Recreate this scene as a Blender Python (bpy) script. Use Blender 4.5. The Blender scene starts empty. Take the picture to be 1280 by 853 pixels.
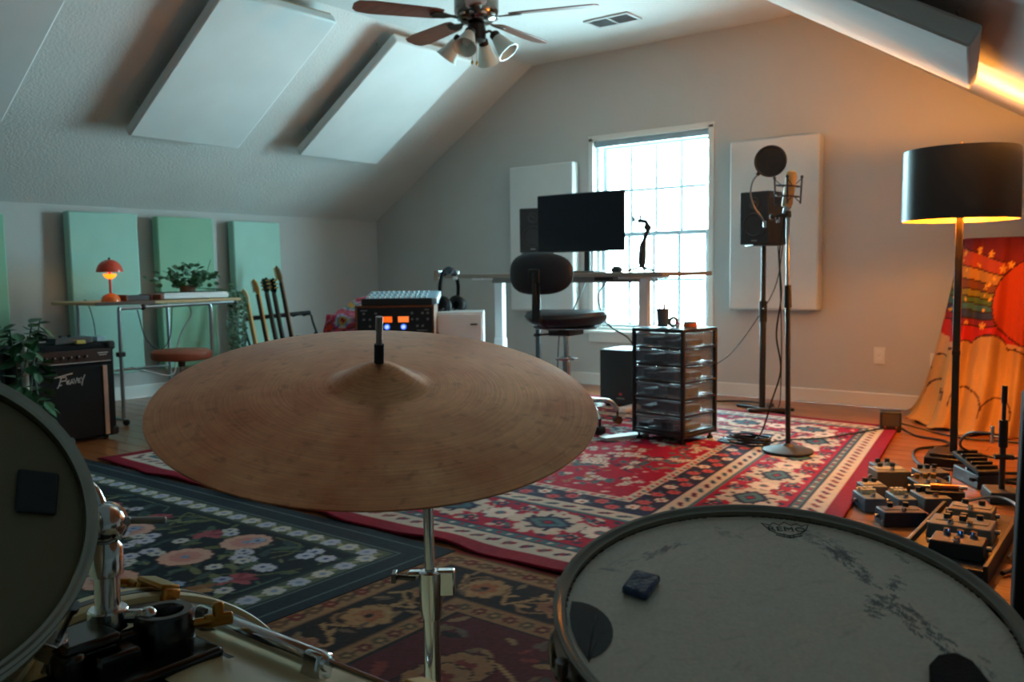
import bpy, math, random
import numpy as np
from mathutils import Vector, Matrix, Quaternion
random.seed(7); RNG = np.random.default_rng(7)
SC = bpy.context.scene; COL = SC.collection
PI = math.pi

# ------------------------------------------------------------------ camera
cam_d = bpy.data.cameras.new('camera'); cam = bpy.data.objects.new('camera', cam_d); COL.objects.link(cam)
cam_d.sensor_width = 36.0; cam_d.lens = 30.78; cam_d.clip_start = .02
_r = Vector((.7871, .6167, -.0130)); _b = Vector((.6150, -.7842, .0777))          # camera right, camera back
_u = _b.cross(_r).normalized(); _r = _u.cross(_b).normalized()
cam.matrix_world = Matrix(((_r.x, _u.x, _b.x, 0), (_r.y, _u.y, _b.y, 0), (_r.z, _u.z, _b.z, .95), (0, 0, 0, 1)))
cam_d.dof.use_dof = True; cam_d.dof.focus_distance = 1.35; cam_d.dof.aperture_fstop = 9.0
SC.camera = cam

# ------------------------------------------------------------------ daylight, exposure
SC.view_settings.view_transform = 'Standard'; SC.view_settings.look = 'None'
SC.view_settings.gamma = 1.0; SC.view_settings.exposure = 0.0; SC.view_settings.use_curve_mapping = False
world = bpy.data.worlds.new('overcast_sky'); SC.world = world; world.use_nodes = True
bgn = world.node_tree.nodes['Background']
bgn.inputs[0].default_value = (.52, .90, 1.0, 1); bgn.inputs[1].default_value = 80.0
WIN = (-3.98, -2.95, .46, 2.02)                                                   # window opening x0 x1 z0 z1
pl = bpy.data.lights.new('window_portal', 'AREA'); pl.shape = 'RECTANGLE'
pl.size = WIN[1]-WIN[0]; pl.size_y = WIN[3]-WIN[2]; pl.cycles.is_portal = True
po = bpy.data.objects.new('window_portal', pl); COL.objects.link(po)
po.location = ((WIN[0]+WIN[1])/2, 6.37, (WIN[2]+WIN[3])/2); po.rotation_euler = (-PI/2, 0, 0)

# ------------------------------------------------------------------ helpers
def lin(c):
    f = lambda u: (u/255/12.92) if u/255 <= .04045 else ((u/255+.055)/1.055)**2.4
    return tuple(f(x) for x in c)
MATS = {}
def mat(name, rgb, rough=.5, metal=0., var=.10, scale=9., bump=0., bscale=220., emit=None, es=1., coat=0., spec=None, aniso=0., stretch=None, rand=0.):
    """plain procedural paint / plastic / metal: noise-varied colour and roughness, fine noise bump"""
    if name in MATS: return MATS[name]
    m = bpy.data.materials.new(name); MATS[name] = m; m.use_nodes = True
    nt = m.node_tree; N = nt.nodes; L = nt.links; b = N['Principled BSDF']
    c = lin(rgb)
    tc = N.new('ShaderNodeTexCoord'); vec = tc.outputs['Object']
    if stretch:
        mp = N.new('ShaderNodeMapping'); mp.inputs['Scale'].default_value = stretch; L.new(vec, mp.inputs[0]); vec = mp.outputs[0]
    no = N.new('ShaderNodeTexNoise'); no.inputs['Scale'].default_value = scale; no.inputs['Detail'].default_value = 5
    L.new(vec, no.inputs['Vector'])
    r = N.new('ShaderNodeValToRGB'); L.new(no.outputs[0], r.inputs[0])
    r.color_ramp.elements[0].position = .3; r.color_ramp.elements[1].position = .7
    r.color_ramp.elements[0].color = (*[max(0, x*(1-var)) for x in c], 1); r.color_ramp.elements[1].color = (*[min(1, x*(1+var)) for x in c], 1)
    col = r.outputs[0]
    if rand:
        oi = N.new('ShaderNodeObjectInfo'); hs = N.new('ShaderNodeHueSaturation'); mr = N.new('ShaderNodeMapRange')
        mr.inputs[3].default_value = 1-rand; mr.inputs[4].default_value = 1+rand
        L.new(oi.outputs['Random'], mr.inputs[0]); L.new(mr.outputs[0], hs.inputs['Value']); L.new(col, hs.inputs['Color']); col = hs.outputs[0]
    L.new(col, b.inputs['Base Color'])
    b.inputs['Roughness'].default_value = rough; b.inputs['Metallic'].default_value = metal
    if coat: b.inputs['Coat Weight'].default_value = coat; b.inputs['Coat Roughness'].default_value = .1
    if spec is not None: b.inputs['Specular IOR Level'].default_value = spec
    if aniso: b.inputs['Anisotropic'].default_value = aniso
    if emit: b.inputs['Emission Color'].default_value = (*lin(emit), 1); b.inputs['Emission Strength'].default_value = es
    if bump:
        nb = N.new('ShaderNodeTexNoise'); nb.inputs['Scale'].default_value = bscale; nb.inputs['Detail'].default_value = 3
        L.new(vec, nb.inputs['Vector']); bu = N.new('ShaderNodeBump'); bu.inputs['Strength'].default_value = bump; bu.inputs['Distance'].default_value = .01
        L.new(nb.outputs[0], bu.inputs['Height']); L.new(bu.outputs[0], b.inputs['Normal'])
    return m
def mat_col(name, rough=.95, bump=.4, bscale=500., sheen=0., spec=.2, metal=0., coat=0.):
    """pattern colour from the mesh's own woven / dyed / printed colour attribute"""
    if name in MATS: return MATS[name]
    m = bpy.data.materials.new(name); MATS[name] = m; m.use_nodes = True
    nt = m.node_tree; N = nt.nodes; L = nt.links; b = N['Principled BSDF']
    at = N.new('ShaderNodeAttribute'); at.attribute_name = 'Col'
    tc = N.new('ShaderNodeTexCoord'); no = N.new('ShaderNodeTexNoise'); no.inputs['Scale'].default_value = bscale; no.inputs['Detail'].default_value = 3
    L.new(tc.outputs['Object'], no.inputs['Vector'])
    mx = N.new('ShaderNodeMix'); mx.data_type = 'RGBA'; mx.blend_type = 'MULTIPLY'; mx.inputs[0].default_value = .35
    L.new(at.outputs['Color'], mx.inputs[6]); L.new(no.outputs[0], mx.inputs[7]); L.new(mx.outputs[2], b.inputs['Base Color'])
    bu = N.new('ShaderNodeBump'); bu.inputs['Strength'].default_value = bump; bu.inputs['Distance'].default_value = .004
    L.new(no.outputs[0], bu.inputs['Height']); L.new(bu.outputs[0], b.inputs['Normal'])
    b.inputs['Roughness'].default_value = rough; b.inputs['Specular IOR Level'].default_value = spec; b.inputs['Metallic'].default_value = metal
    if coat: b.inputs['Coat Weight'].default_value = coat; b.inputs['Coat Roughness'].default_value = .28
    if sheen: b.inputs['Sheen Weight'].default_value = sheen
    return m

def rotm(rx=0, ry=0, rz=0):
    return Matrix.Rotation(rz, 3, 'Z') @ Matrix.Rotation(ry, 3, 'Y') @ Matrix.Rotation(rx, 3, 'X')
def frame(n, up=(0, 0, 1)):
    """3x3 whose z column is n"""
    n = Vector(n).normalized(); up = Vector(up)
    if abs(n.dot(up.normalized())) > .999: up = Vector((1, 0, 0))
    x = up.cross(n).normalized(); y = n.cross(x)
    return Matrix((x, y, n)).transposed()
class MB:
    def __init__(s, off=(0, 0, 0)): s.v = []; s.f = []; s.off = Vector(off)
    def add(s, vs, fs, R=None, c=(0, 0, 0)):
        k = len(s.v); c = Vector(c) - s.off
        for p in vs:
            p = Vector(p); s.v.append((R @ p if R is not None else p) + c)
        s.f += [tuple(i+k for i in f) for f in fs]; return s
    def box(s, c, d, R=None, tx=1., ty=1.):
        x, y, z = d[0]/2, d[1]/2, d[2]/2
        vs = [(-x, -y, -z), (x, -y, -z), (x, y, -z), (-x, y, -z), (-x*tx, -y*ty, z), (x*tx, -y*ty, z), (x*tx, y*ty, z), (-x*tx, y*ty, z)]
        return s.add(vs, [(0, 3, 2, 1), (4, 5, 6, 7), (0, 1, 5, 4), (1, 2, 6, 5), (2, 3, 7, 6), (3, 0, 4, 7)], R, c)
    def tube(s, pts, r, n=10, caps=True, closed=False):
        pts = [Vector(p) for p in pts]; m = len(pts); rs = r if isinstance(r, (list, tuple)) else [r]*m
        def tan(i):
            a = pts[(i-1) % m] if closed else pts[max(i-1, 0)]; b = pts[(i+1) % m] if closed else pts[min(i+1, m-1)]
            return (b-a).normalized()
        t0 = tan(0); x = t0.orthogonal().normalized(); vs = []; pt = t0
        for i in range(m):
            t = tan(i); q = pt.rotation_difference(t); x = q @ x; x = (x - t*x.dot(t)).normalized(); y = t.cross(x); pt = t
            for j in range(n):
                a = 2*PI*j/n; vs.append(pts[i] + (x*math.cos(a)+y*math.sin(a))*rs[i])
        fs = []
        for i in range(m if closed else m-1):
            for j in range(n):
                a = i*n+j; b = i*n+(j+1) % n; c = ((i+1) % m)*n+(j+1) % n; d = ((i+1) % m)*n+j; fs.append((a, b, c, d))
        if caps and not closed: fs += [tuple(range(n))[::-1], tuple(range((m-1)*n, m*n))]
        return s.add(vs, fs)
    def lathe(s, prof, n=32, R=None, c=(0, 0, 0), close=False):
        vs = []; fs = []; m = len(prof)
        for (r, z) in prof:
            for j in range(n): a = 2*PI*j/n; vs.append((r*math.cos(a), r*math.sin(a), z))
        for i in range(m if close else m-1):
            for j in range(n):
                k = (j+1) % n; i2 = (i+1) % m; fs.append((i*n+j, i*n+k, i2*n+k, i2*n+j))
        if not close:
            if prof[0][0] > 1e-6: fs.append(tuple(range(n))[::-1])
            if prof[-1][0] > 1e-6: fs.append(tuple(range((m-1)*n, m*n)))
        return s.add(vs, fs, R, c)
    def cyl(s, a, b, r, n=16, r2=None): return s.tube([a, b], [r, r if r2 is None else r2], n)
    def prism(s, poly, h, R=None, c=(0, 0, 0)):
        m = len(poly); vs = [(x, y, -h/2) for x, y in poly]+[(x, y, h/2) for x, y in poly]
        fs = [tuple(range(m))[::-1], tuple(range(m, 2*m))]+[(i, (i+1) % m, (i+1) % m+m, i+m) for i in range(m)]
        return s.add(vs, fs, R, c)
    def ball(s, c, r, n=14, m=9, R=None):
        r = r if isinstance(r, (list, tuple)) else (r, r, r)
        vs = [(0, 0, -r[2])]; fs = []
        for i in range(1, m):
            t = -PI/2+PI*i/m
            for j in range(n): a = 2*PI*j/n; vs.append((r[0]*math.cos(t)*math.cos(a), r[1]*math.cos(t)*math.sin(a), r[2]*math.sin(t)))
        vs.append((0, 0, r[2])); e = len(vs)-1
        for j in range(n): fs.append((0, 1+(j+1) % n, 1+j)); fs.append((e, 1+(m-2)*n+j, 1+(m-2)*n+(j+1) % n))
        for i in range(m-2):
            for j in range(n): a = 1+i*n; fs.append((a+j, a+(j+1) % n, a+n+(j+1) % n, a+n+j))
        return s.add(vs, fs, R, c)
    def ring(s, c, Rr, r, nrm=(0, 0, 1), n=40, k=8):
        F = frame(nrm); return s.tube([Vector(c)+F @ Vector((Rr*math.cos(2*PI*i/n), Rr*math.sin(2*PI*i/n), 0)) for i in range(n)], r, k, closed=True)
    def build(s, name, m, parent=None, bevel=0., smooth=38, seg=2, cols=None):
        me = bpy.data.meshes.new(name); me.from_pydata([tuple(p) for p in s.v], [], s.f); me.update()
        o = bpy.data.objects.new(name, me); COL.objects.link(o); me.materials.append(m)
        if smooth:
            me.shade_smooth(); me.set_sharp_from_angle(angle=math.radians(smooth))
        if bevel:
            bm_ = o.modifiers.new('bevel', 'BEVEL'); bm_.width = bevel; bm_.segments = seg; bm_.limit_method = 'ANGLE'; bm_.angle_limit = math.radians(40)
        if parent is not None: o.parent = parent
        return o
def part(parent, name, m, fn, bevel=0., smooth=38):
    b = MB(); fn(b); return b.build(name, m, parent, bevel, smooth)
def thing(name, label, cat, loc=(0, 0, 0), rotz=0., group=None, M3=None):
    o = bpy.data.objects.new(name, None); COL.objects.link(o); o.empty_display_size = .05
    if M3 is not None: o.matrix_world = Matrix.Translation(Vector(loc)) @ M3.to_4x4()
    else: o.location = loc; o.rotation_euler = (0, 0, rotz)
    return tag(o, label, cat, group)
def tag(o, label, cat, group=None):
    o['label'] = label; o['category'] = cat
    if group: o['group'] = group
    return o
def struct(o): o['kind'] = 'structure'; return o
def arc(p0, p1, p2, n=12):
    p0, p1, p2 = Vector(p0), Vector(p1), Vector(p2)
    return [(1-t)**2*p0+2*t*(1-t)*p1+t*t*p2 for t in [i/n for i in range(n+1)]]
def spline(pts, k=8):
    P = [Vector(p) for p in pts]; P = [P[0]*2-P[1]]+P+[P[-1]*2-P[-2]]; out = []
    for i in range(1, len(P)-2):
        a, b, c, d = P[i-1:i+3]
        for j in range(k):
            t = j/k; out.append(.5*((2*b)+(c-a)*t+(2*a-5*b+4*c-d)*t*t+(3*b-a-3*c+d)*t**3))
    out.append(P[-2]); return out
def cable(name, label, pts, r, m, group=None, cat='cable', k=8):
    o = MB().tube(spline(pts, k), r, 6).build(name, m); return tag(o, label, cat, group)
def grid_mesh(name, nx, ny, fn, cols, m, parent=None, thick=0.):
    """grid of nx*ny verts, fn(u,v arrays)->xyz arrays, cols (ny,nx,3) sRGB 0..255"""
    u, v = np.meshgrid(np.linspace(0, 1, nx), np.linspace(0, 1, ny)); X = np.stack(fn(u, v), -1).reshape(-1, 3)
    i = np.arange(nx*ny).reshape(ny, nx); q = np.stack([i[:-1, :-1], i[:-1, 1:], i[1:, 1:], i[1:, :-1]], -1).reshape(-1, 4)
    me = bpy.data.meshes.new(name); me.vertices.add(len(X)); me.vertices.foreach_set('co', X.astype(np.float32).ravel())
    me.loops.add(q.size); me.loops.foreach_set('vertex_index', q.astype(np.int32).ravel())
    me.polygons.add(len(q)); me.polygons.foreach_set('loop_start', np.arange(0, q.size, 4, dtype=np.int32))
    me.update(calc_edges=True); me.validate()
    a = me.color_attributes.new('Col', 'FLOAT_COLOR', 'POINT')
    c = np.clip(cols, 0, 255).reshape(-1, 3)/255; c = np.where(c <= .04045, c/12.92, ((c+.055)/1.055)**2.4)
    a.data.foreach_set('color', np.concatenate([c, np.ones((len(c), 1))], 1).astype(np.float32).ravel())
    me.shade_smooth(); me.materials.append(m)
    o = bpy.data.objects.new(name, me); COL.objects.link(o)
    if thick: md = o.modifiers.new('solid', 'SOLIDIFY'); md.thickness = thick; md.offset = -1
    if parent is not None: o.parent = parent
    return o

# ------------------------------------------------------------------ common materials
WALL = mat('wall_paint', (188, 187, 184), .85, var=.025, scale=2, bump=.25, bscale=160)
CEIL = mat('textured_ceiling_paint', (208, 207, 204), .9, var=.03, scale=3, bump=.4, bscale=60)
TRIM = mat('white_trim_paint', (222, 220, 214), .45, var=.02)
FABW = mat('white_panel_fabric', (214, 216, 214), .95, var=.04, scale=3, bump=.3, bscale=400)
MINT = mat('pale_mint_fabric', (164, 205, 190), .95, var=.05, scale=3, bump=.3, bscale=400)
SAGE = mat('sage_green_fabric', (140, 186, 158), .95, var=.05, scale=3, bump=.3, bscale=400)
CHROME = mat('chrome', (205, 208, 210), .14, 1., var=.04, scale=30)
STEEL = mat('brushed_steel', (150, 152, 155), .32, 1., var=.08, scale=30)
DSTEEL = mat('dark_nickel', (88, 86, 82), .28, 1., var=.1, scale=30)
BLACK = mat('black_plastic', (24, 24, 26), .5, var=.12, bump=.1)
BLACKM = mat('black_powder_coat', (26, 26, 28), .42, .0, var=.1, bump=.15, bscale=500)
TOLEX = mat('black_tolex', (20, 20, 22), .75, var=.15, bump=.6, bscale=700, spec=.2)
GRILLE = mat('speaker_grille_cloth', (18, 17, 17), .95, var=.3, scale=600, bump=.5, bscale=900)
RUBBER = mat('black_rubber', (17, 17, 18), .7, var=.1)
WHITEP = mat('white_plastic', (225, 226, 226), .4, var=.03)
GREYP = mat('grey_plastic', (120, 122, 124), .45, var=.06)
GOLD = mat('gold_metal', (200, 150, 70), .3, 1., var=.06)
BRASS = mat('aged_brass', (176, 128, 62), .3, 1., var=.1)
MAPLE = mat('maple_wood', (206, 158, 96), .6, var=.12, scale=6, stretch=(6, 6, .6))
ROSEW = mat('rosewood', (64, 42, 30), .8, var=.2, scale=8, stretch=(6, 6, .6))
WALNUT = mat('walnut_wood', (122, 74, 42), .45, var=.2, scale=7, stretch=(1, 8, 8))
CABLE = mat('black_cable_jacket', (16, 16, 17), .5, var=.1)
WCABLE = mat('white_cable_jacket', (205, 208, 208), .5, var=.05)
GLASS = None
def glass_mat(name, tint=(1, 1, 1), g=.06, rough=.02):
    m = bpy.data.materials.new(name); m.use_nodes = True; nt = m.node_tree; N = nt.nodes; L = nt.links
    N.remove(N['Principled BSDF']); out = N['Material Output']
    t = N.new('ShaderNodeBsdfTransparent'); t.inputs[0].default_value = (*tint, 1)
    gl = N.new('ShaderNodeBsdfGlossy'); gl.inputs['Roughness'].default_value = rough
    mx = N.new('ShaderNodeMixShader'); mx.inputs[0].default_value = g; L.new(t.outputs[0], mx.inputs[1]); L.new(gl.outputs[0], mx.inputs[2])
    L.new(mx.outputs[0], out.inputs[0]); return m
GLASS = glass_mat('window_glass')
def clear_plastic(name, rgb, a, rough=.25):
    m = bpy.data.materials.new(name); m.use_nodes = True; nt = m.node_tree; b = nt.nodes['Principled BSDF']
    no = nt.nodes.new('ShaderNodeTexNoise'); no.inputs['Scale'].default_value = 12
    mr = nt.nodes.new('ShaderNodeMapRange'); mr.inputs[3].default_value = a*.85; mr.inputs[4].default_value = min(1, a*1.15)
    nt.links.new(no.outputs[0], mr.inputs[0]); nt.links.new(mr.outputs[0], b.inputs['Alpha'])
    b.inputs['Base Color'].default_value = (*lin(rgb), 1); b.inputs['Roughness'].default_value = rough; return m
# ================================================================== THE ROOM
XL, XR, YB, YF = -6.589, .80, 6.20, -1.60
ZL, ZC = 1.49, 2.73; XA, XB = -4.60, -2.28; ZR = ZC-.624*(XR-XB)
# floor: planks along x
floor = struct(MB().box(((XL+XR)/2, (YB+YF)/2, -.06), (XR-XL+.4, YB-YF+.4, .09)).build('floor', mat('subfloor', (70, 46, 30), .8)))
def plank_material():
    m = mat('oak_plank', (150, 88, 44), .34, var=.22, scale=5, stretch=(.5, 9, 9), bump=.12, bscale=30, rand=.16, coat=.25); return m
PLK = plank_material()
PW = .118; PLEN = [1.15, 1.45, .95]
pmesh = []
for l in PLEN:
    o_ = MB().box((0, 0, -.0075), (l-.003, PW-.004, .015)).build('plank', PLK, None, 0, 0); pmesh.append(o_.data); bpy.data.objects.remove(o_)
nrow = int((YB-YF)/PW)+1; rest = MB(); npl = 0
for r in range(nrow):
    y = YB-PW*(r+.5)
    x = XL-.1-random.random()*.8
    while x < XR:
        k = random.randrange(3); l = PLEN[k]; cx = x+l/2
        if cx > XL-.55 and cx-l/2 < XR:
            if y > 2.3 and npl < 298:
                o = bpy.data.objects.new('plank', pmesh[k]); COL.objects.link(o); o.location = (cx, y, 0); o.parent = floor; npl += 1
            else: rest.box((cx, y, -.0075), (l-.003, PW-.004, .015))
        x += l
ro = rest.build('plank', PLK, floor, 0, 0); ro['kind'] = 'stuff'

# back wall with window opening (gable)
def wallpoly(b, poly, y0=YB, t=.16):
    n = len(poly); vs = [(x, y0, z) for x, z in poly]+[(x, y0+t, z) for x, z in poly]
    b.add(vs, [tuple(range(n)), tuple(range(n, 2*n))[::-1]]+[(i, i+n, (i+1) % n+n, (i+1) % n) for i in range(n)])
x0, x1, z0, z1 = WIN
def ztop(x): return ZL+.6235*(x-XL) if x < XA else (ZC if x < XB else ZC-.624*(x-XB))
b = MB()
wallpoly(b, [(XL-.2, -.1), (x0, -.1), (x0, ZC+.1), (XA, ZC+.1), (XL-.2, ztop(XL-.2)+.1)])
wallpoly(b, [(x1, -.1), (XR+.2, -.1), (XR+.2, ztop(XR+.2)+.1), (XB, ZC+.1), (x1, ZC+.1)])
wallpoly(b, [(x0, -.1), (x1, -.1), (x1, z0), (x0, z0)]); wallpoly(b, [(x0, z1), (x1, z1), (x1, ZC+.1), (x0, ZC+.1)])
struct(b.build('wall_back', WALL, None, 0, 0))
b = MB(); wallpoly(b, [(XL-.2, -.1), (XR+.2, -.1), (XR+.2, ztop(XR+.2)+.1), (XB, ZC+.1), (XA, ZC+.1), (XL-.2, ztop(XL-.2)+.1)], YF-.12, .12)
struct(b.build('wall_front', WALL, None, 0, 0))
ym, yl = (YB+YF)/2, YB-YF
struct(MB().box((XL-.06, ym, ZL/2), (.12, yl+.2, ZL+.16)).build('wall_left', WALL, None, 0, 0))
struct(MB().box((XR+.06, ym, ZR/2), (.12, yl+.2, ZR+.16)).build('wall_right', WALL, None, 0, 0))
# ceiling: flat strip and two slopes
ceil = struct(MB().box(((XA+XB)/2, ym, ZC+.05), (XB-XA+.02, yl+.2, .1)).build('ceiling', CEIL, None, 0, 0))
def slope_slab(xa, za, xb, zb, name):
    n = Vector((-(zb-za), 0, xb-xa)).normalized()*.1
    vs = []
    for y in (YF-.1, YB+.1):
        for (x, z) in ((xa, za), (xb, zb)): vs.append((x, y, z))
        for (x, z) in ((xb, zb), (xa, za)): vs.append((x+n.x, y, z+n.z))
    MB().add(vs, [(0, 1, 2, 3), (7, 6, 5, 4), (0, 4, 5, 1), (1, 5, 6, 2), (2, 6, 7, 3), (3, 7, 4, 0)]).build(name, CEIL, ceil, 0, 0)
slope_slab(XL-.1, ZL-.062, XA, ZC, 'slope'); slope_slab(XB, ZC, XR+.1, ZC-.624*(XR+.1-XB), 'slope')
# baseboards
def baseboard(name, c, d, lip):
    o = struct(MB().box(c, d).build(name, TRIM, None, .006)); return o
baseboard('baseboard_back', ((XL+XR)/2, YB-.009, .05), (XR-XL, .018, .10), 0)
baseboard('baseboard_left', (XL+.009, ym, .05), (.018, yl, .10), 0)
baseboard('baseboard_right', (XR-.009, ym, .05), (.018, yl, .10), 0)

# window: casing, two sashes of 4x2 panes, sill
win = struct(MB().box((x0-.022, YB-.006, (z0+z1)/2), (.045, .014, z1-z0+.05)).box((x1+.022, YB-.006, (z0+z1)/2), (.045, .014, z1-z0+.05)).box(((x0+x1)/2, YB-.006, z1+.022), (x1-x0+.09, .014, .045)).build('window_1', TRIM, None, .003))
MB().box(((x0+x1)/2, YB-.01, z0-.012), (x1-x0+.16, .09, .028)).build('sill', TRIM, win, .006)
MB().box(((x0+x1)/2, YB-.008, z0-.062), (x1-x0+.10, .016, .07)).build('apron', TRIM, win, .004)
b = MB(); yw = 6.30
b.box((x0+.014, yw, (z0+z1)/2), (.028, .10, z1-z0)).box((x1-.014, yw, (z0+z1)/2), (.028, .10, z1-z0)).box(((x0+x1)/2, yw, z1-.014), (x1-x0-.056, .10, .028)).box(((x0+x1)/2, yw, z0+.014), (x1-x0-.056, .10, .028))
b.build('jamb', TRIM, win, .003)
VIN = mat('grey_vinyl_sash', (132, 140, 146), .45, var=.03)
zm = (z0+z1)/2+.01
pane_m = None
for (za, zb, yy) in ((zm-.02, z1-.028, 6.33), (z0+.028, zm+.02, 6.29)):
    xa, xb = x0+.028, x1-.028; s = .035
    sash = MB().box((xa+s/2, yy, (za+zb)/2), (s, .03, zb-za)).box((xb-s/2, yy, (za+zb)/2), (s, .03, zb-za)).box(((xa+xb)/2, yy, za+s/2), (xb-xa-2*s, .03, s)).box(((xa+xb)/2, yy, zb-s/2), (xb-xa-2*s, .03, s)).build('sash', VIN, win, .003)
    ia, ib, ja, jb = xa+s, xb-s, za+s, zb-s; cw = (ib-ia)/4; ch = (jb-ja)/2
    for i in (1, 2, 3): MB().box((ia+cw*i, yy, (ja+jb)/2), (.026, .018, jb-ja)).build('muntin', VIN, sash, 0, 0)
    for i in range(4):
        MB().box((ia+cw*(i+.5), yy, (ja+jb)/2), (cw-.026, .018, .024)).build('muntin', VIN, sash, 0, 0)
        for j in (0, 1):
            o = MB().box((0, 0, 0), (cw-.012, .004, ch-.012)).build('pane', GLASS, sash, 0, 0) if pane_m is None else bpy.data.objects.new('pane', pane_m)
            if pane_m is None: pane_m = o.data
            else: COL.objects.link(o); o.parent = sash
            o.location = (ia+cw*(i+.5), yy, ja+ch*(j+.5))
MB().box(((x0+x1)/2, 6.265, zm+.028), (.05, .02, .012)).build('sash_lock', VIN, win, .002)
# venetian blind hanging in the opening, slats open
bl = thing('venetian_blind', 'white venetian blind hanging open in the bright window', 'blind', ((x0+x1)/2, 6.235, z1))
part(bl, 'head_rail', mat('blind_headrail', (150, 172, 186), .5), lambda b: b.box((0, 0, -.026), (x1-x0-.012, .034, .046)), .003)
SLAT = mat('white_blind_slat', (150, 150, 146), .6)
b = MB()
for k in range(36): b.box((0, 0, -.075-k*.0396), (x1-x0-.02, .015, .0012), rotm(rx=.05))
sl = b.build('slat', SLAT, bl, 0, 0); sl['kind'] = 'stuff'
part(bl, 'bottom_rail', SLAT, lambda b: b.box((0, 0, -1.515), (x1-x0-.02, .026, .014)), .003)
for k in (-1, 0, 1): part(bl, 'ladder_cord', GREYP, lambda b: b.box((k*.27, -.0135, -.78), (.003, .0015, 1.46)), 0, 0)
part(bl, 'tilt_wand', clear_plastic('clear_wand', (210, 220, 225), .6), lambda b: b.cyl((.42, -.026, -.05), (.41, -.026, -.70), .004, 8))

# ceiling vent
v = thing('ceiling_vent', 'white slotted air vent set in the flat ceiling', 'vent', (-3.34, 5.46, ZC))
VW = mat('vent_white', (186, 190, 192), .5)
part(v, 'frame', VW, lambda b: b.box((0, .095, -.006), (.36, .022, .012)).box((0, -.095, -.006), (.36, .022, .012)).box((.17, 0, -.006), (.022, .17, .012)).box((-.17, 0, -.006), (.022, .17, .012)).box((0, 0, -.006), (.012, .17, .012)), .003)
part(v, 'backing', mat('vent_dark', (38, 44, 48), .8), lambda b: b.box((0, 0, -.0015), (.33, .18, .003)), 0)
for k in range(9): part(v, 'slat', VW, lambda b: b.box((0, -.072+k*.018, -.008), (.325, .012, .0015), rotm(rx=.6)), 0, 0)

# outlets on the back wall
def outlet(x, z, label):
    o = thing('wall_outlet', label, 'outlet', (x, YB, z))
    part(o, 'cover_plate', TRIM, lambda b: b.box((0, -.004, 0), (.072, .008, .115)), .003)
    for s in (-1, 1):
        part(o, 'socket', WHITEP, lambda b: b.lathe([(0, -.0105), (.014, -.0105), (.017, -.007), (.017, 0)][::-1], 16, rotm(rx=-PI/2), (0, 0, .024*s)) and b, 0)
    part(o, 'screw', STEEL, lambda b: b.ball((0, -.008, 0), .003, 8, 5))
outlet(-1.69, .356, 'white wall outlet on the back wall left of the floor lamp')
outlet(-1.335, .33, 'white wall outlet at the edge of the rainbow tapestry')

# ------------------------------------------------------------------ acoustic panels
def panel(name, label, group, c, R, d, m, hooks=(), cat='acoustic panel'):
    t = thing(name, label, cat, c, group=group, M3=R)
    part(t, 'fabric_face', m, lambda b: b.box((0, 0, 0), d), .012)
    part(t, 'back_frame', mat('pine_frame', (176, 150, 116), .7), lambda b: b.box((0, d[1]/2-.02, -d[2]/2-.006), (d[0]-.03, .03, .012)).box((0, -d[1]/2+.02, -d[2]/2-.006), (d[0]-.03, .03, .012)), .002)
    for (hx, hy) in hooks:
        part(t, 'hook', STEEL, lambda b: b.tube(spline([(hx, hy, -d[2]/2), (hx+.012, hy, -d[2]/2-.02), (hx, hy, -d[2]/2-.04), (hx-.01, hy, -d[2]/2-.055), (hx, hy, -d[2]/2-.085)]), .003, 6))
    return t
# left slope: local z = outward normal (down/right), x = along y, y = uphill
nL = Vector((.6235, 0, -1)).normalized(); upL = Vector((1, 0, .6235)).normalized(); xL_ = upL.cross(nL)
RL = Matrix((xL_, upL, nL)).transposed()
def slope_pt(x, y, off): return Vector((x, y, ZL+.6235*(x-XL)))+nL*off
def lpanel(ya, yb, xa, xb, label, off=.15, th=.07):
    a = slope_pt(xa, ya, off-th/2); c2 = slope_pt(xb, yb, off-th/2); L_ = (Vector((xb, 0, a.z))-Vector((xa, 0, a.z))).length
    z_len = math.hypot(xb-xa, .6235*(xb-xa))
    panel('ceiling_panel', label, 'white acoustic panels on the sloped ceiling', (a+c2)/2, RL, (yb-ya, z_len, th), FABW, [(s*(yb-ya)*.46, t*z_len*.36) for s in (-1, 1) for t in (-1, 1)])
lpanel(3.10, 3.95, -5.74, -4.60, 'large white acoustic panel on the left ceiling slope, middle one, nearer than the fan')
lpanel(4.50, 5.34, -5.73, -4.61, 'white acoustic panel on the left ceiling slope beside the back wall, below the fan')
lpanel(1.50, 2.32, -5.75, -4.62, 'white acoustic panel cut by the left edge of the picture, on the ceiling slope')
# right slope: a loose skewed panel
nR = Vector((-.624, 0, -1)).normalized()
P1, P2 = Vector((-.453, 2.364, 1.472)), Vector((-.754, 3.958, 1.660)); vv = Vector((-.73, .19, .456))*1.75
Q = [P1, P2, P2+vv, P1+vv]; TH = .056
t = thing('ceiling_panel', 'cream white acoustic panel hanging from the right ceiling slope above the floor lamp', 'acoustic panel', P1, group='white acoustic panels on the sloped ceiling')
b = MB(P1); b.add([*Q, *[q-nR*TH for q in Q]], [(0, 3, 2, 1), (4, 5, 6, 7), (0, 1, 5, 4), (1, 2, 6, 5), (2, 3, 7, 6), (3, 0, 4, 7)]); b.build('fabric_face', FABW, t, .008)
for k, (a, q) in enumerate(((.06, .12), (.06, .85), (.9, .12), (.9, .85))):
    p = P1+(P2-P1)*q+vv*a-nR*TH
    MB(P1).tube(spline([p, p-nR*.01+Vector((.008, 0, 0)), p-nR*.022, p-nR*.034-Vector((.008, 0, 0)), p-nR*.043]), .003, 6).build('hook', STEEL, t)
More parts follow.
